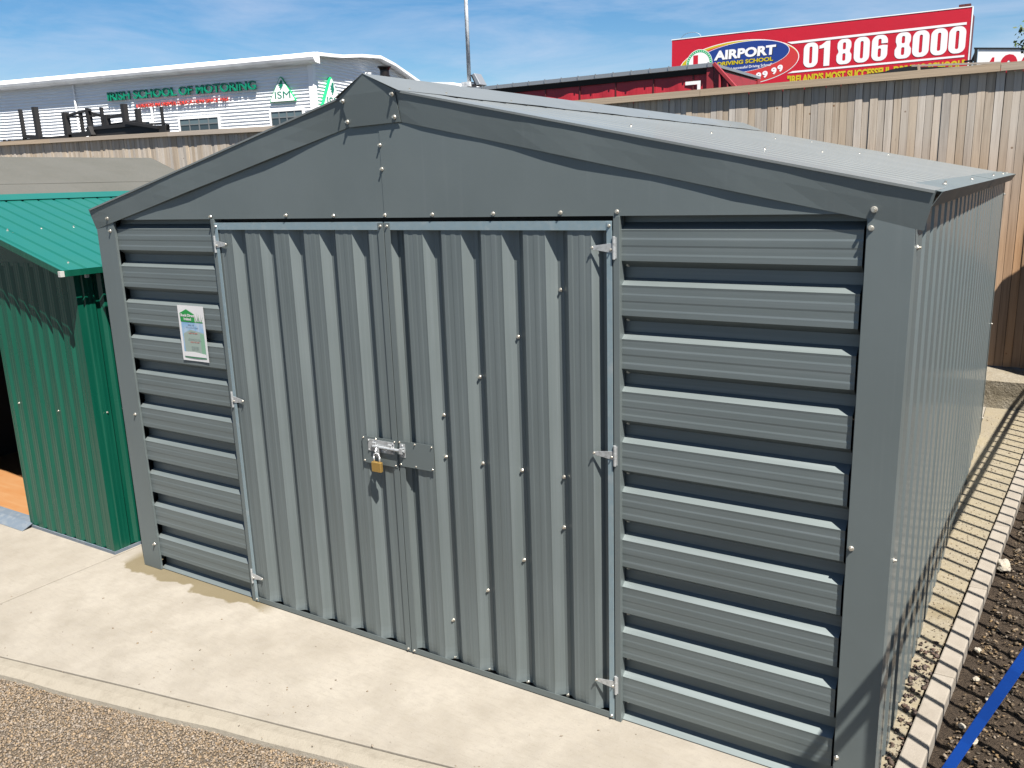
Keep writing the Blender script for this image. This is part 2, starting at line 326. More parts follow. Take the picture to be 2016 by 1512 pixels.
# concrete apron: front edge follows the edging line, top at z=0; slab joint at x = -.25
def yin(x): return -.959+.19*x if x < 1 else -.769+.176*(x-1)
def yout(x): return -1.062+.18*x if x < 1 else -.882+.19*(x-1)
a = MB()
def slab(x0, x1):
    n = 24; top = [(x0+(x1-x0)*i/n, yin(x0+(x1-x0)*i/n), 0) for i in range(n+1)]
    a.prism(top+[(x1, 5.38, 0), (x0, 5.38, 0)], (0, 0, -.055))
slab(-14, -.257); slab(-.250, 3.690)
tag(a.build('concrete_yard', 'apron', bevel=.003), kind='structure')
a = MB()
n = 60; xs = [-8+15*i/n for i in range(n+1)]; pr = []
for x in xs:
    w = .004*math.sin(x*5.1)+.003*math.sin(x*13.7)
    y0 = yin(x)-.006+w*.3; y1 = yout(x)+w
    pr.append([(x, y0, -.03), (x, y0-.006, .001), (x, y0*.5+y1*.5, .002), (x, y1+.035, -.003), (x, y1+.008, -.013), (x, y1, -.05)])
k = len(pr[0])
a.add([p for r in pr for p in r], [(i*k+j, (i+1)*k+j, (i+1)*k+j+1, i*k+j+1) for i in range(n) for j in range(k-1)])
m2 = mat('edging_concrete', (.40, .36, .295), .9, spec=.2, var=[(2.5, (.41, .37, .30), .4, .65, .8), (16, (.30, .265, .21), .5, .72, .7), (150, (.28, .24, .18), .6, .7, .5)], bump=[(70, .5, .006), (200, .5, .003)])
tag(a.build('edging_strip', m2, smooth=False), kind='structure')
a = MB(); a.face([(-9, -2.6, -.034), (8, -2.6, -.034), (8, yout(8)+.03, -.034), (-9, yout(-9)+.03, -.034)])
tag(a.build('gravel_yard', 'gravelbase'), kind='structure')
def pebbles(name, m, N, region, size, z, seed, flat=.6, label=None):
    rng = np.random.default_rng(seed); P = np.array([region(rng) for _ in range(N)])
    s = size*np.exp(rng.normal(0, .28, N))
    base = np.array([(1, 0, 0), (0, 1, 0), (-1, 0, 0), (0, -1, 0), (.15, .1, 1), (0, 0, -1)], float)
    ang = rng.uniform(0, 6.283, N); tl = rng.uniform(-.5, .5, (N, 2))
    V = np.repeat(base[None], N, 0)*(1+rng.normal(0, .16, (N, 6, 3)))
    V[:, :, 0] *= 1.25; V[:, :, 2] *= flat
    V[:, :, 2] += V[:, :, 0]*tl[:, :1]+V[:, :, 1]*tl[:, 1:]
    c, q = np.cos(ang)[:, None], np.sin(ang)[:, None]
    X = V[:, :, 0]*c-V[:, :, 1]*q; Y = V[:, :, 0]*q+V[:, :, 1]*c
    V = np.stack([X, Y, V[:, :, 2]], 2)*s[:, None, None]+P[:, None, :]+np.array([0, 0, z])
    F = np.array([(0, 1, 4), (1, 2, 4), (2, 3, 4), (3, 0, 4), (1, 0, 5), (2, 1, 5), (3, 2, 5), (0, 3, 5)])
    F = (F[None]+6*np.arange(N)[:, None, None]).reshape(-1, 3)
    me = bpy.data.meshes.new(name); me.vertices.add(N*6); me.vertices.foreach_set('co', V.ravel())
    me.loops.add(F.size); me.loops.foreach_set('vertex_index', F.ravel()); me.polygons.add(len(F))
    me.polygons.foreach_set('loop_start', np.arange(0, F.size, 3)); me.materials.append(M[m]); me.update(calc_edges=True)
    o = bpy.data.objects.new(name, me); COL.objects.link(o); return tag(o, label, None, None, 'stuff')
def reg_gravel(rng):
    x = rng.uniform(-.9, 3.0); y = yout(x)+.03-rng.random()**1.25*.85
    return (x, y, rng.uniform(-.004, .002)-.01*max(0, 1-abs(y-yout(x)-.03)/.02)*0)
tag(pebbles('gravel', 'pebble', 75000, reg_gravel, .0043, -.031, 3), 'loose tan and brown pebbles covering the yard in front of the edging', 'gravel')
# side path, soil bed
a = MB(); a.prism([(3.694, -.6, -.002), (3.694, 5.38, -.002), (3.722+.0655*5.38, 5.38, -.002), (3.722, 0, -.002), (3.722, -.6, -.002)], (0, 0, -.05))
tag(a.build('side_path', 'pathconc'), kind='structure')
a = MB(); nx, ny = 60, 150; rg = np.random.default_rng(5); vs_ = []
from mathutils import noise
for j in range(ny+1):
    y = -3+8.39*j/ny
    for i in range(nx+1):
        x = 3.74+.0655*y+.05+(8-3.79-.0655*y)*(i/nx)**1.7
        z = -.045+.018*noise.noise(Vector((x*9, y*9, 0)))+.010*noise.noise(Vector((x*31, y*31, 4)))
        vs_.append((x, y, z))
a.add(vs_, [(j*(nx+1)+i, j*(nx+1)+i+1, (j+1)*(nx+1)+i+1, (j+1)*(nx+1)+i) for j in range(ny) for i in range(nx)])
tag(a.build('soil', 'soil', smooth=True), kind='structure')
def reg_soil(rng):
    y = rng.uniform(-.6, 5.3); return (3.85+.0655*y+rng.random()**1.3*.8, y, 0)
tag(pebbles('bark_litter', 'chip', 7000, reg_soil, .006, -.034, 8, .3), 'scattered bark chips and straw lying on the dark soil', 'litter')
def reg_leaf(rng):
    y = rng.uniform(.05, 1.15); return (3.716+rng.random()**1.6*(.03+.05*y), y, 0)
tag(pebbles('dead_leaves', 'leaf', 150, reg_leaf, .0075, .004, 12, .35), 'dark dry leaves gathered along the foot of the shed side', 'leaf litter')
def reg_crumb(rng):
    y = rng.uniform(.05, 5.2); return (3.72+rng.random()*(.02+.0655*y), y, 0)
tag(pebbles('path_grit', 'pebble', 900, reg_crumb, .0028, .001, 14, .5), 'fine grit lying on the narrow side path', 'grit')
def reg_ap(rng):
    x = rng.uniform(-.9, 3.3)
    return (x, yout(x)+.01+rng.random()**2.2*.5 if rng.random() < .75 else rng.uniform(-.85, -.02), 0)
tag(pebbles('yard_grit', 'pebble', 110, reg_ap, .0032, .001, 15, .5), 'a few loose bits of grit on the pale concrete slab', 'grit')
# kerb stones
kx = lambda y: 3.733+.0655*y
ordn = ['nearest kerb stone, beside the shed corner at the bottom edge', 'second kerb stone back, beside the front of the shed side',
        'third kerb stone back, next to the large white stone', 'fourth kerb stone back along the shed side', 'fifth kerb stone back, before the barred shadow widens',
        'sixth kerb stone back, one short of the retaining wall', 'last pale kerb stone, ending at the rough concrete wall']
ys = [-.881, -.006, .869, 1.744, 2.62, 3.495, 4.37, 5.245]
for i in range(7):
    y0, y1 = ys[i]+.0012, ys[i+1]-.0012; j = R.uniform(-.001, .001)
    a = MB(); w = .076
    a.prism([(kx(y0)+j, y0, .016), (kx(y0)+w+j, y0, .016), (kx(y1)+w+j, y1, .016), (kx(y1)+j, y1, .016)], (0, 0, -.075))
    o = a.build('kerb_stone', 'kerb', loc=(kx((y0+y1)/2), (y0+y1)/2, -.059), bevel=.006)
    tag(o, ordn[i], 'kerb', 'kerb stones between the side path and the soil')
# stones on the soil
def stone(name, x, y, z, s, label, group=None, seed=0, m='whitestone'):
    bm = bmesh.new(); bmesh.ops.create_icosphere(bm, subdivisions=3, radius=1)
    for v in bm.verts:
        n_ = v.co.normalized(); d = 1+.35*noise.noise(n_*1.4+Vector((seed, 0, 0)))+.12*noise.noise(n_*4+Vector((0, seed, 0)))
        v.co = Vector((n_.x*s[0]*d, n_.y*s[1]*d, n_.z*s[2]*d))
    me = bpy.data.meshes.new(name); bm.to_mesh(me); bm.free(); me.materials.append(M[m])
    o = bpy.data.objects.new(name, me); COL.objects.link(o); o.location = (x, y, z); return tag(o, label, 'stone', group)
stone('stone', 3.975, 2.13, -.01, (.034, .05, .028), 'large pale rough stone on the soil, right of the third kerb', None, 3)
g = 'small pale stones on the soil'
for i, (x, y, s, lb) in enumerate([(3.925, 1.22, .013, 'small round white pebble on soil below the large stone'), (3.937, .98, .012, 'white pebble by the kerb, nearer than the round one'),
    (3.955, .55, .018, 'pale yellowish pebble on the soil level with the blue strap'), (3.915, .62, .012, 'tiny white pebble touching the near kerb'),
    (3.935, .30, .016, 'whitish stone by the kerb near the bottom edge'), (3.905, .235, .02, 'flat pale stone at the bottom edge beside the kerb'),
    (3.99, .85, .014, 'flat buff stone chip out on the dark soil')]):
    stone('pebble', x, y, -.028, (s, s*1.3, s*.6), lb, g, 10+i)
# retaining wall under the fence
a = MB(); nx = 180; rows = []
for i in range(nx+1):
    x = -16+24*i/nx; nn = lambda k, s: noise.noise(Vector((x*s, k, 0)))
    rows.append([(x, 5.385+.012*nn(1, 6), -.05), (x, 5.40+.014*nn(2, 5), .10), (x, 5.395+.016*nn(3, 7), .225+.012*nn(4, 8)), (x, 5.43, .245+.010*nn(5, 6)), (x, 5.56, .262+.01*nn(6, 5)), (x, 5.70, .282), (x, 5.95, .285), (x, 5.95, -.05)])
k = 8
a.add([p for r in rows for p in r], [(i*k+j, (i+1)*k+j, (i+1)*k+j+1, i*k+j+1) for i in range(nx) for j in range(k-1)])
tag(a.build('retaining_wall', 'oldconc'), 'low rough stained concrete wall carrying the tall timber fence', 'wall')

# ================================================================== TIMBER FENCE
def ztop(x): return 2.765+max(0, -4-x)*.0205
fn = thing('timber_fence', (0, 5.7, .28), 'tall weathered close-boarded timber fence with a flat cap rail behind the sheds', 'fence')
a = MB(); x = -15.5
while x < 8:
    w = .0585+R.uniform(-.004, .004); g_ = R.uniform(.0018, .005); y = 5.7+R.uniform(-.004, .004); zt = ztop(x)-.055; tl = R.uniform(-.002, .002); zb = .292+R.uniform(-.006, .004)
    a.prism([(x+tl, y, zt), (x, y, zb), (x+w, y+R.uniform(-.002, .002), zb+R.uniform(-.003, .003)), (x+w+tl, y, zt)], (0, .014, 0)); x += w+g_
a.build('boards', 'fence', fn)
a = MB(); a.box(-15.5, 8, 5.7205, 5.734, .30, 2.69); a.build('gap_shade_sheet', 'shedwood', fn)  # dark sheet added so the gaps between boards read as shade
a = MB(); x = -15.5
for x1 in (-12.6, -9.9, -6.9, -4.0, -1.4, 1.05, 3.55, 5.9, 8):
    dy = R.uniform(-.003, .003)
    a.prism([(x, 5.655+dy, ztop(x)-.062), (x1-.004, 5.655+dy, ztop(x1)-.062+R.uniform(-.003, .003)), (x1-.004, 5.655+dy, ztop(x1)), (x, 5.655+dy, ztop(x))], (0, .022, 0))
    a.prism([(x, 5.679, ztop(x)-.03), (x1-.004, 5.679, ztop(x1)-.03), (x1-.004, 5.679, ztop(x1)-.002), (x, 5.679, ztop(x)-.002)], (0, .11, 0))
    x = x1
a.build('cap_rail', 'rail', fn)
for px_ in (-14.5, -12, -9.5, -7, -4.5, -2, .5, 3, 5.5, 7.8):
    a = MB(); a.box(px_, px_+.09, 5.80, 5.89, .28, 2.69); a.build('post', 'rail', fn)
a = MB()
for zz in (.6, 1.5, 2.4): a.box(-15.5, 8, 5.735, 5.798, zz, zz+.07)
a.build('back_rail', 'rail', fn)

# ================================================================== GREY METAL SHED
SX, D0 = 3.7104, 4.54
sh = thing('metal_shed', (1.855, 2.25, 0), 'large grey ribbed steel shed with double doors and shallow pitched roof', 'shed')
def P_(name, mb, m, solid=0, bevel=0, parent=None): return mb.build(name, m, parent or sh, solid=solid, bevel=bevel)
def fh(yc): return lambda u, d, v: (v, yc+d, u)          # horizontal ribs on front: u = z
zt0, PP = 1.825, .1800
for (x0, x1) in ((.13, .868), (2.835, 3.578)):
    a = MB(); sheet(a, corr(.004, 1.875, zt0-.022-.1-10*PP, PP, .1, .022, .034), fh(.010), x0, x1, 6)
    P_('ribbed_panel', a, 'grey_h', .0012)
# gable plate, two lapped sheets
for x0, x1, y in ((.13, 1.868, .0), (1.856, 3.60, -.0022)):
    a = MB(); tp = lambda x: 2.27-.225*abs(x-1.83)
    pts = [(x0, y, 1.8486), (x1, y, 1.8486)]+([(x1, y, tp(x1)), (x0, y, tp(x0))])
    a.prism(pts, (0, .0012, 0)); a.box(x0, x1, y, .012, 1.8486, 1.8474)
    P_('gable_panel', a, 'grey')
# fascias (slightly bowed off the gable)
def fbow(pts_top, pts_bot, ybase, n=14, bow=.010):
    vs = []
    for i in range(n+1):
        t = i/n; q = lambda A, B: (A[0]*(1-t)+B[0]*t, A[1]*(1-t)+B[1]*t)
        top = q(*pts_top); bot = q(*pts_bot); bw = bow*math.sin(math.pi*t)+.002*math.sin(t*19)
        vs.append([(top[0], ybase-.014, top[1]), ((top[0]+bot[0])/2, ybase-.007-bw*.5, (top[1]+bot[1])/2), (bot[0], ybase-bw, bot[1]), (bot[0]+.0, ybase-bw+.012, bot[1]+.004)])
    a = MB(); k = 4; a.add([p for r in vs for p in r], [(i*k+j, (i+1)*k+j, (i+1)*k+j+1, i*k+j+1) for i in range(n) for j in range(k-1)]); return a
a = fbow(((1.93, 2.307), (3.755, 1.905)), ((1.935, 2.199), (3.731, 1.802)), -.0035, bow=.0065); P_('fascia', a, 'grey', .0014)
a = fbow(((-.026, 1.900), (1.73, 2.307)), ((-.003, 1.8035), (1.74, 2.194)), -.0035, bow=.009); P_('fascia', a, 'grey', .0014)
a = MB(); a.prism([(1.692, -.024, 2.299), (1.717, -.0095, 2.186), (1.968, -.0095, 2.191), (1.959, -.024, 2.303), (1.820, -.030, 2.3695)], (0, .0015, 0)); P_('ridge_end_cap', a, 'grey', bevel=.0004)
# roof slopes: right z = zr(x), left
def zr(x): return 2.3302-.2205*(x-1.828)
def zl(x): return 2.298+.2325*(x-1.70)
for side, (xa, xb, zf) in {'r': (1.84, 3.752, zr), 'l': (-.012, 1.816, zl)}.items():
    a = MB(); f = (lambda zf: lambda u, d, v: (v, u, zf(v)-.003-d))(zf)
    sheet(a, corr(-.005, D0, .16, .1775, .126, .022, .012, False), f, xa, xb, 5); P_('roof_sheet', a, 'roofgrey', .0012)
    a = MB(); n = 12
    vs = [(xa+(xb-xa)*i/n, y, zf(xa+(xb-xa)*i/n)-dz+.0) for i in range(n+1) for y, dz in ((-.0215, .006), (-.0215, -.001), (.09, -.001), (.21, -.001))]
    a.add(vs, [(i*4+j, (i+1)*4+j, (i+1)*4+j+1, i*4+j+1) for i in range(n) for j in range(3)]); P_('verge_flashing', a, 'roofgrey', .001)
a = MB(); n = 18; vs = []
for i in range(n+1):
    y = -.031+(D0+.047)*i/n; w = .0015*math.sin(i*2.1)
    vs += [(1.675, y, zl(1.675)+.003+w), (1.820, y, 2.3695), (1.972, y, zr(1.972)+.0045+w), (1.986, y, zr(1.986)+.002+w)]
a.add(vs, [(i*4+j, (i+1)*4+j, (i+1)*4+j+1, i*4+j+1) for i in range(n) for j in range(3)]); P_('ridge_cap', a, 'roofgrey', .0012)
a = MB(); n = 10      # eave trims with drip edge turned inwards
for i, (ya, yb) in enumerate(((.012, 2.16), (2.14, D0))):
    o_ = .0015*i
    a.prism([(3.67, ya, zr(3.67)+.0005+o_), (3.768+o_, ya, zr(3.768)+.0005+o_), (3.7425+o_, ya, 1.862), (3.741+o_, ya, 1.8635), (3.7655+o_, ya, zr(3.768)-.0008+o_), (3.67, ya, zr(3.67)-.0008+o_)], (0, yb-ya, 0))
P_('eave_trim', a, 'grey')
a = MB(); a.prism([(-.018, .012, 1.906), (.04, .012, 1.918), (.04, .012, 1.9165), (-.016, .012, 1.904), (.004, .012, 1.864), (.002, .012, 1.864)], (0, D0-.012, 0)); P_('eave_trim', a, 'grey')
# corner trims, door posts
def ctrim(xa, xb, xo, sgn, ytop):
    a = MB(); n = 8
    a.prism([(xa, -.004, 0.002), (xb, -.004, .002), (xb, -.004, ytop), (xa, -.004, ytop)], (0, .0012, 0))
    a.box(xo, xo+sgn*.0014, -.0038, .062, .002, 1.86)
    xi = xa if xo == xb else xb
    a.box(xi, xi-.0012 if xo == xb else xi+.0012, -.0026, .009, .002, 1.86)
    return P_('corner_trim', a, 'grey', bevel=.0006)
ctrim(.0, .1395, .0, 1, 1.86); ctrim(3.5873, SX, SX, -1, 1.86)
for x0, x1 in ((.8565, .8765), (2.8165, 2.8395)):
    a = MB(); a.box(x0, x1, -.006, .034, .0, 1.847); P_('door_post', a, 'grey', bevel=.001)
a = MB(); a.box(.877, 2.816, .036, .05, 1.79, 1.86); a.box(.6, 3.1, .045, .048, .0, 1.87); P_('door_shade_sheet', a, 'dark')  # near-black sheet stands in for the shade in the door gaps
# side walls, rear, skirt
a = MB(); sheet(a, corr(.05, D0-.02, .085, .1775, .095, .024, .033, False), lambda u, d, v: (3.7065-d, u, v), .006, 1.90, 6); P_('side_wall', a, 'grey_s', .0012)
a = MB(); sheet(a, corr(.05, D0-.02, .085, .1775, .1, .024, .033), lambda u, d, v: (.004+d, u, v), .006, 1.885, 4); P_('side_wall', a, 'grey_v', .0012)
a = MB(); sheet(a, corr(.01, SX-.01, .085, .1775, .1, .024, .033), lambda u, d, v: (u, D0-.01-d, v), .006, lambda u: 1.9+.2*(1.85-abs(u-1.85)), 4); P_('rear_wall', a, 'grey_v', .0012)
a = MB(); a.box(SX-.0015, SX-.003, D0-.055, D0-.004, .004, 1.90); a.box(SX-.05, SX-.003, D0-.006, D0-.0045, .004, 1.9); P_('rear_corner_trim', a, 'grey')
# thin lap joints between side sheets
for y in (1.15, 2.215, 3.28):
    a = MB(); a.prism([(3.7067, y, .01), (3.7082, y, .01), (3.7082, y+.04, .01), (3.7067, y+.04, .01)], (0, 0, 1.86)); P_('sheet_lap', a, 'grey_s')
# screws
def screw_mesh():
    a = MB(); a.cyl((0, 0, 0), (0, -.0018, 0), .0078, .0074, 14, 1); a.cyl((0, -.0018, 0), (0, -.003, 0), .0068, .006, 14, 0)
    a.cyl((0, -.003, 0), (0, -.0095, 0), .0042, .0040, 6, 0)
    me = bpy.data.meshes.new('screw'); me.from_pydata(a.v, [], a.f); me.materials.append(M['screw']); me.materials.append(M['rubber']); me.polygons.foreach_set('material_index', a.m); return me
SM = screw_mesh()
def screw(p, parent, nrm=(0, -1, 0), s=1.0):
    o = bpy.data.objects.new('screw', SM); COL.objects.link(o); o.parent = parent; o.location = Vector(p)-origin(parent)
    q = Vector(nrm).to_track_quat('-Y', 'Z').to_euler(); o.rotation_euler = q; o.rotation_euler.rotate_axis('Y', R.uniform(0, 1)); o.scale = (s, s*R.uniform(.85, 1.2), s); return o
for x, z in ((1.329, 1.860), (1.595, 1.857), (1.86, 1.857), (2.086, 1.857), (2.353, 1.858), (2.622, 1.859), (2.829, 1.860), (.859, 1.858), (1.858, 2.114), (1.86, 2.027)):
    screw((x, -.003, z), sh)
fx = lambda x, z: (4.023+(x-4.023)*1.0156, z*1.0156-.0306)
for x, z in ((.168, 1.857), (3.61, 1.86)):
    q = fx(x, z); screw((q[0], -.0085, q[1]), sh, s=1.25)
for x, z in ((1.743, 2.276), (1.98, 2.283), (1.749, 2.202), (1.975, 2.205)):
    q = fx(x, z); screw((q[0], -.0125 if q[1] < 2.24 else -.0235, q[1]), sh, s=1.15)
for x, z in ((.109, 1.794), (.105, .863), (.116, .146), (3.598, 1.808), (3.600, .856), (3.596, .131)): screw((x, -.0045, z), sh, s=1.1)
for y, z in ((.055, 1.752), (.062, .815), (D0-.03, 1.768), (D0-.03, .844), (D0-.03, .129)): screw((SX+.0003, y, z), sh, (1, 0, 0))
rn = Vector((.2205, 0, 1)).normalized()
for x, y in ((3.08, .755), (3.07, 1.741), (3.06, 2.70), (3.05, 3.75), (2.58, .66), (2.58, 1.60), (2.58, 2.72), (2.58, 3.62), (1.955, .30), (1.955, .78), (1.955, 1.55), (1.955, 2.3), (1.955, 3.0), (1.955, 3.8), (1.955, .07)):
    screw((x, y, zr(x)-.003+(.008 if x < 2 else 0)), sh, rn, .9)
for y in (.45, 1.45, 2.78, 3.72, 4.2): screw((3.727, y, zr(3.727)+.003), sh, rn, 1.0)
for k in range(10): screw((2.850, .0405, zt0-.034-.156+.022-k*PP+.03), sh, s=1.0)
# ---- doors
def door(xa, xb, galv_side):
    d = bpy.data.objects.new('door', None); COL.objects.link(d); d.parent = sh; d.location = (0, 0, 0)
    a = MB(); ph = 1.944-.1755*8; prof = corr(xa+.003, xb-.003, ph, .1755, .0875, .032, .028)
    n = 20; vs = []
    N_ = len(prof); zz = [.022, .03, .04, .055, .075, .1]+[.1+(1.812-.1)*i/6 for i in range(1, 7)]
    for z in zz:        # sheet pinched where it is screwed to the bottom bar
        for u, dd in prof:
            pinch = max(0, (.075-z)/.055)**1.5*.006*math.sin((u-ph)/.1755*2*math.pi+1.2); vs.append((u, .001+dd*(1-.06*max(0, (.06-z)/.04))+pinch, z))
    a.add(vs, [(r*N_+i, r*N_+i+1, (r+1)*N_+i+1, (r+1)*N_+i) for r in range(len(zz)-1) for i in range(N_-1)])
    P_('door_sheet', a, 'grey_v', .0012, parent=d)
    # frame
    a = MB(); a.box(xa, xb, -.0045, -.0025, 1.8015, 1.8300); a.box(xa, xb, -.0045, .03, 1.8300, 1.8315); P_('top_bar', a, 'galv', parent=d)
    a = MB(); a.box(xa, xb, -.0045, -.0025, .006, .0285); a.box(xa, xb, -.0045, .028, .0045, .006); P_('bottom_bar', a, 'grey', parent=d)
    for s_ in (0, 1):
        gal = (s_ == 1) == (galv_side == 'r')
        gw = .019 if gal else .028
        x0 = xb-gw if s_ else xa; x1 = xb if s_ else xa+gw
        a = MB(); a.box(x0, x1, -.0065, -.0046, .0065, 1.8290)
        xo = x1 if s_ else x0; a.box(xo, xo+(-.0014 if s_ else .0014), -.0046, .028, .0065, 1.8290)
        P_('frame_upright', a, 'galv' if gal else 'grey', bevel=.0004, parent=d)
        screw(((x0+x1)/2, -.0066, 1.816), d, s=.75); screw(((x0+x1)/2, -.0066, .018), d, s=.75)
    return d
dl = door(.8800, 1.8500, 'l'); dr = door(1.8545, 2.8120, 'r')
def scr_on(dd, x, z):
    # nearest spot on the lit lip of the valley
    screw((x, .0345, z) if False else (x, -.001, z), dd)
SL = [(1.114, 1.6), (1.288, 1.438), (1.459, 1.265), (1.636, 1.097), (1.1, .914), (1.274, .917), (1.457, .916), (1.638, .918), (1.1, .722), (1.277, .556), (1.445, .386), (1.62, .216), (1.085, .042), (1.27, .042), (1.441, .040), (1.615, .040)]
SR = [(2.618, 1.6), (2.441, 1.425), (2.268, 1.262), (2.091, 1.094), (2.09, .924), (2.265, .923), (2.44, .922), (2.618, .925), (2.614, .73), (2.437, .562), (2.264, .394), (2.085, .218), (2.086, .048), (2.258, .046), (2.438, .044), (2.616, .042), (1.899, .046)]
for lst, dd in ((SL, dl), (SR, dr)):
    for x, z in lst:   # screws sit in the valleys: move along the view ray down to the valley floor
        yv = .0285; t = (2.549+yv)/2.549; screw((4.023-(4.023-x)*t-.001, yv-.001, 1.964-(1.964-z)*t), dd)
def hinge(xk, xe, z, dd):
    s_ = 1 if xe > xk else -1; a = MB(); y = -.0085
    a.prism([(xk, y, z-.016), (xk, y, z+.016), (xk+s_*.018, y, z+.014), (xe, y, z+.006), (xe+s_*.004, y, z), (xe, y, z-.006), (xk+s_*.018, y, z-.014)], (0, .0018, 0))
    a.cyl((xk-s_*.003, y, z-.037), (xk-s_*.003, y, z-.013), .0052); a.cyl((xk-s_*.003, y, z-.012), (xk-s_*.003, y, z+.012), .0055); a.cyl((xk-s_*.003, y, z+.013), (xk-s_*.003, y, z+.037), .0052)
    a.box(xk-s_*.004, xk-s_*.012, y+.001, y+.0026, z-.034, z+.034)
    P_('hinge', a, 'zinc', bevel=.0004, parent=dd)
    screw((xe, y-.0003, z), dd, s=.62); screw((xk+s_*.008, y-.0003, z-.006), dd, s=.62)
for z in (1.745, 1.036, .150): hinge(2.817, 2.741, z, dr)
for z in (1.738, 1.026, .137): hinge(.8775, .946, z, dl)
# lock plates and slide bolt
def plate(x0, x1, za, zb_, sl_, dd, pts):
    a = MB(); a.prism([(x0, -.0092, za), (x1, -.0092, za+sl_), (x1, -.0092, zb_+sl_), (x0, -.0092, zb_)], (0, .0014, 0)); P_('lock_plate', a, 'grey', bevel=.0004, parent=dd)
    for x, z in pts: screw((x, -.0094, z), dd, s=.52)
plate(1.662, 1.8465, .842, .958, .001, dl, ((1.670, .950), (1.738, .951), (1.836, .951), (1.670, .851), (1.836, .850)))
plate(1.858, 2.034, .853, .962, .001, dr, ((1.864, .955), (1.942, .955), (2.026, .955), (1.942, .862), (2.026, .862), (1.864, .861)))
a = MB(); y = -.0095
a.box(1.695, 1.835, y-.002, y, .897, .948); a.box(1.722, 1.742, y-.010, y-.002, .906, .938); a.box(1.806, 1.826, y-.010, y-.002, .906, .938)
a.cyl((1.728, y-.009, .922), (1.895, y-.009, .922), .0062); a.cyl((1.750, y-.009, .922), (1.752, y-.024, .905), .0045)
a.box(1.745, 1.763, y-.016, y-.012, .878, .926)
for x, z in ((1.700, .942), (1.700, .902), (1.83, .942), (1.83, .902)): a.cyl((x, y-.002, z), (x, y-.005, z), .004, .003, 10)
P_('slide_bolt', a, 'zinc', bevel=.0005, parent=dl)
a = MB(); a.box(1.866, 1.892, y-.002, y, .892, .950); a.box(1.872, 1.888, y-.017, y-.002, .911, .914); a.box(1.872, 1.888, y-.017, y-.002, .930, .933); a.box(1.872, 1.888, y-.0185, y-.0165, .911, .933)
a.cyl((1.879, y-.002, .943), (1.879, y-.006, .943), .0045, .003, 10); a.cyl((1.879, y-.002, .899), (1.879, y-.006, .899), .0045, .003, 10)
P_('bolt_keeper', a, 'zinc', bevel=.0005, parent=dr)
# padlock
pl = thing('padlock', (1.756, -.032, .80), 'brass padlock hanging locked from the slide bolt of the grey shed doors', 'padlock')
a = MB(); a.box(1.731, 1.781, -.041, -.025, .819, .862); a.build('body', 'brass', pl, bevel=.003)
a = MB(); pts = [(1.741, .862), (1.741, .884)]+[(1.756-.015*math.cos(t), .884+.015*math.sin(t)) for t in [math.pi*i/8 for i in range(1, 8)]]+[(1.771, .884), (1.771, .862)]
for p, q in zip(pts, pts[1:]): a.cyl((p[0], -.032, p[1]), (q[0], -.032, q[1]), .0034, n=10)
a.build('shackle', 'zinc', pl, smooth=True)
# price sheet
ps = thing('price_sheet', (.629, .006, 1.183), 'white laminated price sheet with green shed logo stuck on the left ribbed panel', 'notice')
X0, Z0, SW, SH = .5385, 1.1845, .186, .265; yp = .0045
a = MB(); nn_ = 8
for i in range(nn_):
    u0, u1 = i/nn_, (i+1)/nn_; f = lambda u: yp+.0015*math.sin(u*math.pi)
    a.face([(X0+u0*SW, f(u0), Z0), (X0+u1*SW, f(u1), Z0), (X0+u1*SW, f(u1), Z0+SH), (X0+u0*SW, f(u0), Z0+SH)])
a.build('paper', 'paper', ps, solid=.0004)
def prt(u0, u1, v0, v1, m, k=0, name='picture'):
    a = MB(); y = yp-.0009-k*.0003; a.box(X0+u0*SW, X0+u1*SW, y, y+.0001, Z0+v0*SH, Z0+v1*SH); a.build(name, m, ps)
def poly(pts, m, k, name='picture'):
    a = MB(); y = yp-.0009-k*.0003; a.prism([(X0+u*SW, y, Z0+v*SH) for u, v in pts], (0, .0001, 0)); a.build(name, m, ps)
prt(.09, .93, .08, .695, 'p_sky'); poly(((.14, .49), (.42, .57), (.93, .52), (.93, .10), (.14, .10)), 'p_shed', 1); poly(((.78, .51), (.93, .50), (.93, .12), (.78, .12)), 'p_shed2', 2)
poly(((.09, .08), (.93, .08), (.93, .14), (.5, .17), (.09, .16)), 'paper', 3); prt(.09, .93, .055, .066, 'p_green', 0, 'rule'); prt(.09, .93, .705, .72, 'p_green', 0, 'rule')
poly(((.08, .72), (.63, .72), (.63, .85), (.34, .935), (.07, .86)), 'p_green', 1, 'logo')
def ptx(s, u, v, w, h, m, name='print', bold=.02): text(s, name, (X0+u*SW, yp-.0021, Z0+v*SH), w*SW, h*SH, m, ps, bold=bold, ext=.00005)
ptx('Sheds Direct', .1, .80, .54, .052, 'paper', 'logo_text', .03); ptx('Ireland', .22, .735, .28, .05, 'paper', 'logo_text', .03)
for i, (u, dx, h) in enumerate(((.70, -.06, .12), (.75, -.02, .17), (.79, .01, .15), (.83, .06, .14), (.87, .09, .10), (.73, .05, .11), (.81, -.05, .1))):
    poly(((u-.009, .72), (u+.009, .72), (u+dx, .72+h)), 'p_shed' if i % 2 else 'p_green', 1, 'grass_logo')
ptx('10 x 13', .36, .645, .22, .022, 'p_dark'); ptx('PVC Coated Range', .27, .60, .46, .018, 'p_dark', bold=.0)
ptx('Delivered', .40, .525, .2, .018, 'p_grey', bold=.0); ptx('ONLY \u20ac1,099', .34, .495, .34, .022, 'p_red')
ptx('Erected on site', .33, .40, .42, .017, 'p_grey', bold=.0); ptx('Fully assembled in place', .30, .372, .5, .017, 'p_grey', bold=.0); ptx('ONLY \u20ac1,299', .38, .335, .34, .022, 'p_red')
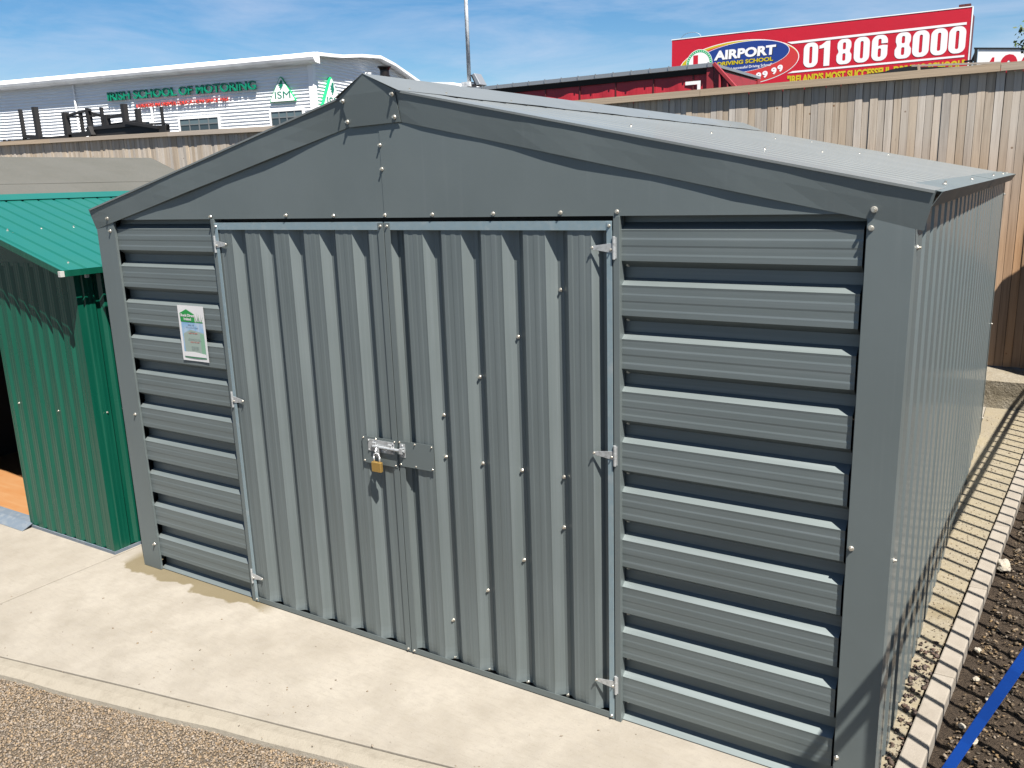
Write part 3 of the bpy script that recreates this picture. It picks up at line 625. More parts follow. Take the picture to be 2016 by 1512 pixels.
for v in (.26, .24, .22, .2): ptx('Double doors', .40, v, .28, .013, 'p_grey', bold=0)

# ================================================================== GREEN SHED
gs = thing('green_shed', (-1.5, 1, 0), 'green ribbed steel shed with pitched roof tinted teal for sky reflection standing left of the grey one', 'shed')
gp = lambda n, a, m, **k: a.build(n, m, gs, **k)
def zg(x): return 1.602-.285*(x+.2) if x > -1.52 else 1.978-.285*(-1.52-x)
a = MB(); sheet(a, corr(-1.115, -.292, -1.135, .0985, .052, .014, .016), lambda u, d, v: (u, d, v), .018, lambda u: min(1.62, zg(u)-.03), 6); gp('front_wall', a, 'green', solid=.001); a = MB(); sheet(a, corr(-2.768, -1.92, -2.75, .0985, .052, .014, .016), lambda u, d, v: (u, d, v), .018, lambda u: min(1.62, zg(u)-.03), 4)
gp('front_wall', a, 'green', solid=.001)
a = MB(); a.prism([(-2.76, .004, 1.60), (-.285, .004, 1.60), (-.285, .004, zg(-.285)-.02), (-1.52, .004, zg(-1.52)-.02), (-2.76, .004, zg(-2.76)-.02)], (0, .01, 0)); gp('gable', a, 'green')
a = MB(); a.box(-1.122, -1.112, -.002, .05, .02, 1.6); a.box(-1.92, -1.91, -.002, .05, .02, 1.6); a.box(-1.92, -1.112, -.002, .03, 1.57, 1.61); gp('door_frame', a, 'green')
a = MB(); a.box(-.294, -.2705, -.0025, -.001, .018, 1.6); a.box(-.2705, -.2692, -.0025, .03, .018, 1.6); gp('corner_trim', a, 'green')
a = MB(); sheet(a, corr(.028, 2.0, .045, .105, .052, .016, .016), lambda u, d, v: (-.271-d, u, v), .018, 1.602, 4); gp('side_wall', a, 'green', solid=.001); a = MB(); sheet(a, corr(.028, 2.0, .045, .105, .052, .016, .016), lambda u, d, v: (-2.77+d, u, v), .018, 1.60, 2); gp('side_wall', a, 'green', solid=.001)
a = MB(); sheet(a, corr(-2.76, -.28, -2.75, .105, .052, .016, .016), lambda u, d, v: (u, 2.0-d, v), .018, lambda u: zg(u)-.03, 2); gp('rear_wall', a, 'green', solid=.001)
a = MB(); a.box(-2.76, -.29, 1.97, 1.98, .02, 1.6); a.box(-2.74, -2.73, .05, 1.97, .02, 1.6); a.box(-.30, -.305, .05, 1.97, .02, 1.6); gp('interior_shade_sheet', a, 'dark')  # near-black sheets stand in for the unlit inside of the shed
a = MB(); a.box(-1.115, -.2665, -.0055, .002, .0, .018); a.box(-.272, -.2665, .002, 2.0, .0, .018); gp('base_channel', a, 'base'); a = MB(); a.box(-2.77, -1.91, -.0055, .002, .0, .018); gp('base_channel', a, 'base')
a = MB(); a.prism([(-1.93, -.07, .002), (-1.10, -.07, .002), (-1.10, -.004, .03), (-1.93, -.004, .03)], (0, .004, -.003)); a.box(-1.93, -1.116, -.004, .06, .0, .030); gp('threshold', a, 'base')
a = MB(); a.box(-2.72, -.32, .06, 1.96, .002, .026); gp('floor', a, 'ply')
for sgn in (1, -1):
    a = MB(); xe, xr = (-.196, -1.518) if sgn == 1 else (-2.84, -1.522)
    sheet(a, corr(-.098, 2.1, -.06, .1, .078, .006, .010, False), lambda u, d, v: (v, u, zg(v)-d), xe, xr, 3); gp('roof_sheet', a, 'greenroof', solid=.001)
    a = MB()
    for y0, y1 in ((-.106, -.101),): a.prism([(xe, y0, zg(xe)+.003), (xr, y0, zg(xr)+.003), (xr, y0, zg(xr)-.030), (xe, y0, zg(xe)-.030)], (0, .005, 0))
    x2 = xe+.004*sgn; a.box(x2, x2+.004*sgn, -.1, 2.1, zg(xe)-.030, zg(xe)+.002)
    gp('edge_trim', a, 'green', bevel=.0005)
a = MB(); a.prism([(-1.62, -.108, zg(-1.62)+.008), (-1.52, -.108, 1.992), (-1.42, -.108, zg(-1.42)+.008), (-1.42, -.108, zg(-1.42)+.0065), (-1.52, -.108, 1.9905), (-1.62, -.108, zg(-1.62)+.0065)], (0, 2.21, 0)); gp('ridge_cap', a, 'greenroof')
a = MB(); a.box(-.206, -.184, -.118, -.096, 1.571, 1.600); a.cyl((-.191, -.1185, 1.585), (-.191, -.117, 1.585), .003, n=8); gp('corner_block', a, 'whiteplastic', bevel=.0015)
a = MB(); a.box(-.222, -.206, .03, .046, 1.552, 1.572); a.box(-.226, -.200, .024, .052, 1.569, 1.574); gp('gutter_clip', a, 'whiteplastic')
for x, y in ((-.875, .022), (-.869, .209), (-.862, .397), (-.86, .6), (-.30, .0), (-.30, .3)): screw((x, y+.0, zg(x)), gs, Vector((.285, 0, 1)).normalized(), .8)
for x in (-1.019, -.613): screw((x, .0, .797), gs, s=.7)
for y in (.075, .17): screw((-.2705, y, .809), gs, (1, 0, 0), .7)

# ================================================================== FELT-ROOFED SHED
fs = thing('felt_roofed_shed', (-5.5, 2, 0), 'timber shed with weathered grey mineral felt roof behind the green shed', 'shed')
xr, zrdg, s_ = -5.5, 2.388, .375
a = MB()
zf = lambda x: zrdg-s_*abs(x-xr)
for x0, x1, lift in ((-5.5, -4.72, .010), (-4.74, -4.12, .005), (-4.14, -3.55, .0)):
    n = 10; vs = []
    for i in range(n+1):
        y = -.9+(4.323+.9)*i/n; w = .0012*math.sin(i*1.9+x0*7)
        vs += [(x0, y, zf(x0)+lift+w), ((x0+x1)/2, y, zf((x0+x1)/2)+lift-w*.6), (x1, y, zf(x1)+lift+w), (x1, y, zf(x1)+lift-.006)]
    a.add(vs, [(i*4+j, (i+1)*4+j, (i+1)*4+j+1, i*4+j+1) for i in range(n) for j in range(3)])
for i in range(1): a.prism([(-5.5, -.9, zrdg+.010), (-5.5, 4.323, zrdg+.010), (-7.45, 4.323, zf(-7.45)), (-7.45, -.9, zf(-7.45))], (0, 0, -.012))
a.build('felt_roof', 'felt', fs)
a = MB(); a.box(-7.3, -3.7, -.75, 4.18, .0, 1.70); a.prism([(-7.3, 4.18, 1.7), (-3.7, 4.18, 1.7), (-5.5, 4.18, 2.36)], (0, -4.93, 0)); a.build('timber_walls', 'shedwood', fs)
a = MB(); a.prism([(-5.5, 4.33, zrdg), (-3.55, 4.33, zf(-3.55)), (-3.55, 4.33, zf(-3.55)-.09), (-5.5, 4.33, zrdg-.09)], (0, .018, 0)); a.prism([(-5.5, 4.33, zrdg), (-7.45, 4.33, zf(-7.45)), (-7.45, 4.33, zf(-7.45)-.09), (-5.5, 4.33, zrdg-.09)], (0, .018, 0)); a.build('barge_board', 'shedwood', fs)

# ================================================================== RAILING, PANEL, STRAP (right of the path)
rl = thing('black_railing', (4.2, 2.2, 0), 'black vertical bar railing running beside the soil strip', 'railing')
rx = lambda y: 4.228+.077*y
a = MB()
for z0, z1 in ((1.455, 1.5), (1.355, 1.40), (.12, .15)): a.prism([(rx(-.9)-.006, -.9, z0), (rx(-.9)+.006, -.9, z0), (rx(5.3)+.006, 5.3, z0), (rx(5.3)-.006, 5.3, z0)], (0, 0, z1-z0))
a.build('rails', 'railblack', rl)
for i in range(44):
    y = -.88+i*.1415; a = MB(); a.cyl((rx(y), y, -.05), (rx(y), y, 1.46), .0125, n=8); a.build('bar', 'railblack', rl)
tp_ = thing('shadow_panel', (4.9, 5.35, 0), 'unseen steep topped panel added off to the right to cast the shadow on the fence', 'shadow_caster')  # added out of view; its outline is shaped to throw the fence shadow
a = MB(); a.prism([(4.29, 5.35, -.04), (6.2, 5.35, -.04), (6.2, 5.35, 1.7), (5.25, 5.35, 2.9), (4.82, 5.35, 2.62), (4.278, 5.35, 2.17), (4.125, 5.35, 1.87), (4.264, 5.35, 1.64), (4.285, 5.35, 1.2)], (0, -.03, 0)); a.build('board_face', 'shedwood', tp_)
a = MB(); a.box(4.5, 4.57, 5.355, 5.38, -.04, 2.0); a.box(5.8, 5.87, 5.355, 5.38, -.04, 1.9); a.build('batten', 'shedwood', tp_)
a = MB(); P0, P1 = Vector((3.926, -1.14, .90)), Vector((4.116, -1.14, 1.40))
dvec = (P1-P0).normalized(); n = 10; vs = []
nrm = Vector((0, -.95, .3)); side = nrm.cross(dvec).normalized(); nrm = dvec.cross(side)
for i in range(n+1):
    c = P0+(P1-P0)*i/n+nrm*.002*math.sin(i*1.3)
    vs += [c-side*.0085-nrm*.0012, c+side*.0085-nrm*.0012, c+side*.0085+nrm*.0012, c-side*.0085+nrm*.0012]
a.add(vs, [(i*4+j, i*4+(j+1) % 4, (i+1)*4+(j+1) % 4, (i+1)*4+j) for i in range(n) for j in range(4)]+[(0, 1, 2, 3), (n*4+3, n*4+2, n*4+1, n*4)])
tag(a.build('blue_strap', 'blue', loc=P0, bevel=.0008), 'taut blue webbing strap slanting across the bottom right corner', 'strap')

# ================================================================== SCHOOL BUILDING
sb = thing('industrial_building', (-30, 30, 0), 'white corrugated two storey industrial building with green letter sign on its front', 'building')
al = math.radians(13); T = Vector((math.cos(al), math.sin(al), 0)); NO = Vector((math.sin(al), -math.cos(al), 0)); C0 = Vector((-26.33, 28.62, 0)); T2 = -NO
def A(s, z, out=0): p = C0+T*s+NO*out; return (p.x, p.y, z)        # long facade
def B(s, z, out=0): p = C0+T2*s+T*out; return (p.x, p.y, z)        # end facade
def sine(z0, z1, P=.155, d=.022, n=6):
    k = int((z1-z0)/P*n); return [(z0+(z1-z0)*i/k, d*math.sin(2*math.pi*i/n)) for i in range(k+1)]
a = MB(); sheet(a, sine(0, 8.0), lambda u, d, v: A(v, u, d), -34, -.10); a.build('front_cladding', 'cladwhite', sb, smooth=True)
prof = [(0, 8.02), (1.2, 8.10), (2.24, 8.18), (4.2, 8.44), (6.3, 8.62), (8.0, 8.42), (9.83, 8.06), (11.72, 7.68), (14, 7.2), (16, 6.9)]
def ptop(s):
    for (a0, b0), (a1, b1) in zip(prof, prof[1:]):
        if a0 <= s <= a1: return b0+(b1-b0)*(s-a0)/(a1-a0)
    return prof[-1][1]
a = MB()
zs = sine(0, 8.6)
ss = [16*i/64 for i in range(65)]
vs = [B(s, min(z, ptop(s)), d) for s in ss for z, d in zs]; k = len(zs)
a.add(vs, [(i*k+j, (i+1)*k+j, (i+1)*k+j+1, i*k+j+1) for i in range(64) for j in range(k-1)]); a.build('end_cladding', 'cladwhite', sb, smooth=True)
a = MB()      # curved roof with thick white verge
top = [(s, z+.13) for s, z in prof]; n = len(prof)
vs = [B(s, z+dz, o_) for o_ in (.45, -34) for dz in (0, .15) for s, z in prof]
F = []
for i in range(n-1): F += [(i, i+1, n+i+1, n+i), (2*n+i, 3*n+i, 3*n+i+1, 2*n+i+1), (n+i, n+i+1, 3*n+i+1, 3*n+i), (i, 2*n+i, 2*n+i+1, i+1)]
F += [(0, n, 3*n, 2*n)]
a.add(vs, F); a.build('roof', 'trimwhite', sb)
a = MB(); sec = [(.0, 7.66), (.40, 7.70), (.52, 7.80), (.56, 7.92), (.52, 8.05), (.40, 8.13), (.15, 8.17), (0, 8.17)]
a.prism([A(.45, z, o_) for o_, z in sec], T*-34.5); a.build('gutter_fascia', 'trimwhite', sb)
a = MB(); a.prism([A(-.22, 0, .01), A(.04, 0, .01), A(.04, 0, .06), A(-.22, 0, .06)], (0, 0, 7.7)); a.prism([B(-.05, 0, .0), B(.2, 0, .0), B(.2, 0, .05), B(-.05, 0, .05)], (0, 0, 8.0)); a.build('corner_flashing', 'trimwhite', sb)
a = MB(); a.cyl(A(-14.37, 6.5, .10), A(-14.37, 7.75, .10), .05); a.cyl(A(-14.37, 0, .10), A(-14.37, 6.5, .10), .05); a.build('downpipe', 'trimwhite', sb)
a = MB(); a.cyl(A(-9.55, 0, .10), A(-9.5, 6.25, .10), .05); a.build('downpipe', 'trimwhite', sb)
for s0, s1, z0, z1, nn_ in ((-7.87, -5.56, 4.35, 5.58, 4), (-2.45, -.70, 4.45, 5.64, 4), (-12.02, -9.75, 4.35, 5.58, 4)):
    w = MB()
    for (p, q, r, t) in ((s0-.1, s1+.1, z1, z1+.08), (s0-.1, s1+.1, z0-.08, z0), (s0-.1, s0, z0, z1), (s1, s1+.1, z0, z1)): w.prism([A(p, r, .0), A(q, r, .0), A(q, t, .0), A(p, t, .0)], NO*.07)
    wo = w.build('window', 'trimwhite', sb)
    f = MB(); pw = (s1-s0)/nn_
    for i in range(nn_+1): x = s0+i*pw; f.prism([A(x-.03, z0, .02), A(x+.03, z0, .02), A(x+.03, z1, .02), A(x-.03, z1, .02)], NO*.04)
    f.prism([A(s0, z1-.3, .02), A(s1, z1-.3, .02), A(s1, z1-.25, .02), A(s0, z1-.25, .02)], NO*.035); f.build('mullions', 'winframe', wo)
    g_ = MB()
    g_.prism([A(s0, z0, .025), A(s1, z0, .025), A(s1, z1, .025), A(s0, z1, .025)], NO*.006, 0)
    g_.prism([A(s0+.02, z1-.26, .032), A(s1-.02, z1-.26, .032), A(s1-.02, z1-.02, .032), A(s0+.02, z1-.02, .032)], NO*.004, 1)
    g_.build('panes', ['glass', 'blind'], wo)
def ftext(s, s0, s1, z0, z1, m, name, ext, out, bold):
    o = text(s, name, A(s0, z0, out), s1-s0, z1-z0, m, sb, X=T, Z=(0, 0, 1), bold=bold, ext=ext); return o
ftext('IRISH SCHOOL OF MOTORING', -12.12, -3.10, 6.72, 7.14, 'signgreen', 'sign_lettering', .05, .15, .016)
ftext('LEADERS IN DRIVER EDUCATION SINCE 1961', -10.40, -4.80, 6.29, 6.46, 'signred', 'tagline_lettering', .03, .10, .0)
def tri_sign(f, sa, sl_, sr, zt_, zb_, X, th):
    def rp(pts, r):
        out = []
        for i in range(len(pts)):
            p0, p1, p2 = Vector(pts[i-1]), Vector(pts[i]), Vector(pts[(i+1) % len(pts)])
            u = (p0-p1).normalized(); v = (p2-p1).normalized(); a_, b_ = p1+u*r, p1+v*r
            for t in (0, .25, .5, .75, 1): out.append(tuple(a_*(1-t)**2+p1*2*t*(1-t)+b_*t*t))
        return out
    pts = rp([(sa, zt_), (sl_, zb_), (sr, zb_)], .12)
    c = Vector(((sa+sl_+sr)/3, (zt_+2*zb_)/3)); inn = [tuple(c+(Vector(p)-c)*.93) for p in pts]
    g_ = MB(); g_.prism([f(s, z, .02) for s, z in pts], Vector(f(0, 0, 1))-Vector(f(0, 0, 0)) if False else (Vector(f(0, 0, th))-Vector(f(0, 0, 0)))); sg = g_.build('triangle_sign', 'signbright', sb)
    g_ = MB(); g_.prism([f(s, z, th+.021) for s, z in inn], (Vector(f(0, 0, .01))-Vector(f(0, 0, 0)))); g_.build('sign_face', 'signwhite', sg)
    w = (sr-sl_); h = zt_-zb_
    text('ISM', 'sign_letters', f(sl_+w*.24, zb_+h*.13, th+.035), w*.56, h*.27, 'signgreen', sg, X=X, Z=(0, 0, 1), bold=.0, ext=.004)
    k = h/1.17; em = [(-.02, .30), (.06, .33), (.10, .26), (.08, .16), (.12, .05), (.06, -.06), (.0, -.17), (-.08, -.20), (-.03, -.10), (-.12, -.06), (-.05, 0), (-.16, .04), (-.08, .09), (-.14, .19), (-.06, .18)]
    q = MB(); q.prism([f(sa+x*k*1.0, zb_+h*.60+z*k*.8, th+.032) for x, z in em], (Vector(f(0, 0, .008))-Vector(f(0, 0, 0)))); q.build('emblem', 'signgreen', sg)
tri_sign(A, -1.70, -2.45, -.92, 7.27, 6.07, T, .10)
tri_sign(B, 1.40, .30, 2.50, 7.27, 5.60, T2, .16)
a = MB(); a.cyl(B(5.0, 7.75, .05), B(5.0, 7.75, .35), .05); a.cyl(B(5.0, 7.78, .35), B(5.0, 7.62, .35), .14, .10); a.cyl(B(5.0, 7.62, .35), B(5.0, 7.52, .35), .10, .04); a.build('security_camera', 'trimwhite', sb)
# second hall behind
wh = thing('far_hall', (-43, 62, 0), 'pale low roofed hall far behind the shed ridge', 'building')
a = MB(); a.box(-52, -39.4, 60, 80, 0, 10.1); a.build('walls', 'cladwhite', wh)
a = MB(); a.prism([(-53, 59.5, 10.35), (-53, 59.5, 10.75), (-44.2, 59.5, 10.70), (-40.6, 59.5, 10.38), (-39.2, 59.5, 9.85), (-39.2, 59.5, 9.60), (-40.7, 59.5, 10.08), (-44.2, 59.5, 10.3)], (0, 21, 0)); a.build('roof', 'trimwhite', wh)

# ================================================================== RED TRAILER
tr = thing('curtain_trailer', (-2.6, 11, 0), 'red curtain sided lorry trailer with grey roof rail behind the fence', 'trailer')
Y0 = 10.0
a = MB(); N_ = 120; prof_ = []
for i in range(N_+1):
    x = -4.9+(4.9-.42)*i/N_; prof_.append((x, .006*math.sin(x*2*math.pi/.62)+.003*math.sin(x*17)))
sheet(a, prof_, lambda u, d, v: (u, Y0+.012+d, v), 1.0, 3.46); a.build('curtain', 'curtain', tr, smooth=True)
a = MB()
for i in range(8):
    x = -4.98+i*.62; a.box(x, x+.018, Y0-.003, Y0+.001, 1.05, 3.40)
a.build('curtain_straps', 'darkred', tr)
a = MB(); a.box(-5, -.32, Y0-.04, Y0+2.3, 3.49, 3.53); a.box(-5, -.32, Y0-.050, Y0-.041, 3.478, 3.535)
for i in range(16): a.box(-4.9+i*.3, -4.88+i*.3, Y0-.062, Y0-.056, 3.48, 3.545)
a.build('roof_rail', 'alu', tr)
a = MB(); a.prism([(-5, Y0-.035, 3.474), (-5, Y0-.012, 3.395), (-5, Y0-.004, 3.395), (-5, Y0+.01, 3.474)], (4.58, 0, 0)); a.build('pelmet', 'black', tr)  # black puts the pelmet's shadow into its colour
a = MB(); a.box(-5, -.33, Y0+.12, Y0+2.25, .95, 1.1); a.box(-5, -4.92, Y0, Y0+2.3, 1.0, 3.48); a.build('deck', 'darkred', tr)
a = MB(); a.box(-.42, -.32, Y0-.03, Y0+.12, .95, 3.475); a.box(-.42, -.32, Y0+2.15, Y0+2.3, .95, 3.47); a.box(-.44, -.34, Y0+.12, Y0+2.15, 3.3, 3.46); a.build('rear_frame', 'redframe', tr)
a = MB(); a.prism([(-.31, Y0-.02, 3.52), (.02, Y0-.02, 3.16), (.02, Y0-.02, 1.0), (-.31, Y0-.02, 1.0)], (0, .05, 0)); a.bar((-.31, Y0-.05, 3.52), (.03, Y0-.05, 3.15), .05, .05)
for x in (-.22, -.1): a.cyl((x, Y0-.05, 1.1), (x, Y0-.05, 3.38 if x < -.15 else 3.25), .02)
a.build('rear_door', 'redframe', tr, bevel=.004)
a = MB(); a.box(-.75, -.52, Y0-.006, Y0-.001, 3.262, 3.31); a.box(-.568, -.52, Y0-.006, Y0-.001, 3.10, 3.261); a.build('reflective_tape', 'signwhite', tr)
for x in (-2.0, -3.2, -4.4):
    for y in (Y0+.15, Y0+1.9):
        a = MB(); a.cyl((x, y, .42), (x, y+.28, .42), .48, n=24); a.cyl((x, y-.01, .42), (x, y, .42), .25, n=16, mi=1); a.build('wheel', ['black', 'alu'], tr)

# ================================================================== RED CONTAINER WITH BILLBOARD
bb = thing('advert_container', (-4.3, 32, 4.7), 'red container carrying a large red driving school billboard above the fence', 'container')
bx0, bx1, bz0, bz1 = -9.69, 1.02, 4.72, 7.25
a = MB(); sheet(a, corr(bx0+.02, bx1-.12, bx0, .28, .08, .06, .04, False), lambda u, d, v: (u, 32.06+d, v), bz0+.1, bz1-.05); a.box(bx0, bx1-.1, 32.12, 34.2, bz0, bz1-.04); a.build('box_body', 'darkred', bb)
a = MB()
for x in (bx0-.02, bx1-.42):
    for z in (bz0, bz1-.03): a.box(x, x+.36, 31.98, 32.2, z, z+.11)
a.build('corner_castings', 'darkred', bb)
a = MB(); a.face([(bx0, 31.94, bz0), (bx1, 31.94, bz0), (bx1, 31.94, 7.215), (bx0, 31.94, 7.34)]); a.v = a.v[:0]; a.f = []; a.m = []
a.prism([(bx0, 31.94, bz0), (bx1, 31.94, bz0), (bx1, 31.94, 7.225), (bx0, 31.94, 7.32)], (0, .03, 0))
bd = a.build('billboard', 'billred', bb)
a = MB(); a.prism([(bx0-.02, 31.93, 7.30), (bx1+.01, 31.93, 7.205), (bx1+.01, 31.93, 7.235), (bx0-.02, 31.93, 7.33)], (0, .05, 0)); a.box(bx1, bx1+.035, 31.93, 31.99, bz0, 7.22); a.build('billboard_edge', 'trimwhite', bb)
lay = lambda k: (0, 31.938-.0014*k, 0)
def bs(loops, m, k, name): shape(loops, name, lay(k), m, bd, ext=.0003)
def bt(s, x0, x1, z0, z1, m, k, name, bold=.03, shear=0): text(s, name, (x0, 31.938-.0014*k, z0), x1-x0, z1-z0, m, bd, bold=bold, ext=.0003, shear=shear)
rot = .015
bs([ell(-7.0, 6.16, 2.36, .845, rot)], 'billwhite', 1, 'logo_outline'); bs([ell(-7.0, 6.16, 2.33, .82, rot)], 'billyellow', 2, 'logo_yellow')
bs([ell(-6.93, 6.14, 2.26, .785, rot+.005)], 'billred2', 3, 'logo_red'); 
bs([ell(-7.35, 6.12, 2.0, .80, rot, a0=math.radians(120), a1=math.radians(250))], 'billyellow', 4, 'logo_yellow_arc') if False else None
bs([ell(-6.84, 6.38, 1.84, .56, .05)], 'billwhite', 4, 'logo_blue_edge'); bs([ell(-6.84, 6.38, 1.82, .545, .05)], 'billblue', 5, 'logo_blue')
bs([ell(-8.53, 6.30, .54, .54)], 'billwhite', 6, 'badge'); bs([ell(-8.53, 6.30, .52, .52), ell(-8.53, 6.30, .43, .43)], 'signbright', 7, 'badge_ring')
dots = [ell(-8.53+.475*math.cos(math.radians(t)), 6.30+.475*math.sin(math.radians(t)), .018, .018, n=8) for t in range(0, 360, 10)]
bs(dots, 'billwhite', 8, 'badge_ring_lettering')
bs([[(-8.78, 5.95), (-8.78, 6.63), (-8.58, 6.63), (-8.58, 6.12), (-8.28, 6.12), (-8.28, 5.95)]], 'billred', 7, 'learner_letter')
bt('AIRPORT', -7.90, -5.50, 6.335, 6.69, 'black', 6, 'lettering_shadow', .045, .05); bt('AIRPORT', -7.93, -5.53, 6.355, 6.71, 'billwhite', 7, 'lettering', .045, .05)
bt('DRIVING SCHOOL', -7.76, -5.58, 6.12, 6.27, 'black', 6, 'lettering_shadow', .035, .04); bt('DRIVING SCHOOL', -7.79, -5.61, 6.135, 6.285, 'billyellow', 7, 'lettering', .035, .04)
bt('"Ireland\'s most successful Driving School"', -8.05, -5.64, 5.93, 6.06, 'billwhite', 6, 'lettering', .01)
def arc_digit(ch, x, z, w, h, r_):
    X = Vector((math.cos(r_), 0, math.sin(r_))); Z = Vector((-math.sin(r_), 0, math.cos(r_)))
    text(ch, 'phone_digit', (x, 31.938-.0095, z), w, h, 'billwhite', bd, X=X, Z=Z, bold=.05, ext=.0003)
for ch, x, z, r_ in (('1', -7.86, 5.50, -.04), ('8', -7.62, 5.49, -.03), ('9', -7.36, 5.47, -.02), ('0', -7.17, 5.46, 0), ('8', -6.93, 5.455, .03), ('2', -6.68, 5.46, .05), ('9', -6.22, 5.50, .12), ('9', -5.97, 5.53, .16), ('9', -5.62, 5.62, .25), ('9', -5.38, 5.69, .30)):
    arc_digit(ch, x, z, .20, .25, r_)
for z0, z1, xa in ((6.662, 6.742, -5.1), (5.625, 5.69, -5.05)): bs([[(xa, z1-.0), (xa+.16, z0), (.89, z0), (.89, z1)]] if z0 > 6 else [[(xa, z0), (.90, z0), (.90, z1), (xa+.2, z1)]], 'billwhite', 4, 'rule')
def big(ch, x0, x1, z0=5.765, z1=6.635):
    w = x1-x0; r = w*.42; m_ = (x0+x1)/2; q = .052
    if ch == '0': return [rrect(x0, x1, z0, z1, r), rrect(m_-q, m_+q, z0+.14, z1-.14, .048)]
    if ch == '1': return [[(m_-.02, z0), (x1, z0), (x1, z1), (m_+.06, z1), (x0+.06, z1-.13), (x0, z1-.14), (x0, z1-.25), (m_-.02, z1-.23)]]
    if ch == '8':
        mz = z0+(z1-z0)*.51; a_ = rrect(x0+.02, x1-.02, mz-.03, z1, r*.85); b_ = rrect(x0, x1, z0, mz+.03, r*.85)
        # one outline with a waist
        rpt = [p for p in a_ if p[1] >= mz+.03]; lo_ = [p for p in b_ if p[1] <= mz-.03]
        R1 = sorted([p for p in rpt], key=lambda p: math.atan2(p[1]-(mz+z1)/2, p[0]-m_)); top_ = [p for p in a_ if p[1] > mz+.10]; bot_ = [p for p in b_ if p[1] < mz-.10]
        top_.sort(key=lambda p: math.atan2(p[1]-(mz+.1), p[0]-m_)); bot_.sort(key=lambda p: math.atan2(p[1]-(mz-.1), p[0]-m_))
        return [top_+[(x0+.06, mz+.03), (x0+.06, mz-.03)]+bot_+[(x1-.06, mz-.03), (x1-.06, mz+.03)], rrect(m_-q, m_+q, mz+.065, z1-.12, .045), rrect(m_-q, m_+q, z0+.12, mz-.065, .045)]
    if ch == '6': return [rrect(x0, x1, z0, z1, r), rrect(m_-q, m_+q, z0+.13, z0+.42, .048), [(m_-q, z1-.34), (x1+.01, z1-.34), (x1+.01, z1-.42), (x1-.09, z1-.375), (m_+.03, z1-.39), (m_-q, z1-.46)] if False else [(m_-q, z0+.50), (m_-q, z1-.16), (m_-q+.03, z1-.13), (m_+q-.03, z1-.13), (m_+q, z1-.16), (m_+q, z1-.29), (x1-.001, z1-.29), (x1-.001, z1-.36), (m_+.1, z1-.34)]]
for ch, x0, x1 in (('0', -4.48, -3.96), ('1', -3.92, -3.54), ('8', -3.30, -2.78), ('0', -2.70, -2.17), ('6', -2.10, -1.57), ('8', -1.33, -.80), ('0', -.76, -.23), ('0', -.18, .34), ('0', .38, .90)):
    bs(big(ch, x0, x1), 'billwhite', 4, 'phone_number')
bt('"IRELAND\'S MOST SUCCESSFUL DRIVING SCHOOL"', -5.05, .93, 5.26, 5.54, 'billyellow', 4, 'slogan', .045)
a = MB(); a.cyl((-9.0, 32.2, 7.3), (-9.0, 32.2, 7.34), .02)
for i in range(12):
    t0, t1 = math.pi*i/12, math.pi*(i+1)/12; a.cyl((-8.95+.42*-math.cos(t0), 32.1, 7.3+.24*math.sin(t0)), (-8.95+.42*-math.cos(t1), 32.1, 7.3+.24*math.sin(t1)), .008, n=6)
a.build('wire_loop', 'alu', bb)
cb = thing('plain_container', (-4.3, 33, 0), 'plain red container stack hidden under the billboard container', 'container')
a = MB(); 
for z0 in (0, 2.36):
    sheet(a, corr(bx0+.02, bx1-.12, bx0, .28, .08, .06, .04, False), lambda u, d, v: (u, 32.06+d, v), z0+.1, z0+2.3); a.box(bx0, bx1-.1, 32.12, 34.2, z0+.01, z0+2.34)
a.build('body', 'darkred', cb)
# white price board
wb = thing('white_signboard', (2.3, 28, 0), 'white signboard with red digits and black frame at the right edge above the fence', 'sign')
a = MB(); a.prism([(1.62, 28, 4.2), (3.4, 28, 4.2), (3.4, 28, 5.20), (1.62, 28, 5.385)], (0, .05, 0)); a.build('panel', 'signwhite', wb)
a = MB(); a.prism([(1.50, 27.98, 5.405), (3.42, 27.98, 5.205), (3.42, 27.98, 5.245), (1.50, 27.98, 5.45)], (0, .1, 0)); a.box(1.52, 1.60, 27.98, 28.08, 4.1, 5.41); a.box(3.40, 3.46, 27.98, 28.08, 4.1, 5.2); a.bar((1.56, 28.1, 5.35), (1.25, 28.5, 4.6), .05); a.bar((1.25, 28.3, 5.1), (1.55, 28.1, 5.1), .05)
a.build('frame', 'black', wb)
a = MB(); a.box(1.7, 1.8, 28.06, 28.16, 0, 4.8); a.box(3.1, 3.2, 28.06, 28.16, 0, 4.8); a.build('support', 'black', wb)
for ch, x0, x1, z0, z1 in (('4', 1.84, 2.10, 4.55, 5.12), ('0', 2.22, 2.68, 4.55, 5.17), ('0', 2.76, 3.22, 4.55, 5.13)): text(ch, 'digit', (x0, 27.997, z0), x1-x0, z1-z0, 'billred', wb, bold=.06, ext=.003)
# dark sheet stored behind fence
dk = thing('dark_sheet_stack', (2.9, 6.5, 0), 'dark sheets and a pale lath poking above the fence under the billboard slogan', 'sheet stack')
a = MB(); a.prism([(2.25, 6.5, 2.2), (3.5, 6.5, 2.2), (3.48, 6.5, 2.82), (2.86, 6.5, 2.872), (2.80, 6.5, 2.894), (2.60, 6.5, 2.875), (2.55, 6.5, 2.862), (2.36, 6.5, 2.850)], (0, .12, 0)); a.box(2.5, 2.56, 6.52, 6.58, 0, 2.3); a.box(3.2, 3.26, 6.52, 6.58, 0, 2.3); a.build('sheets', 'black', dk)
a = MB(); a.bar((2.78, 6.46, 2.885), (3.5, 6.46, 2.845), .02, .016); a.bar((2.86, 6.44, 2.76), (2.84, 6.44, 2.885), .02, .02); a.build('lath', 'rail', dk)

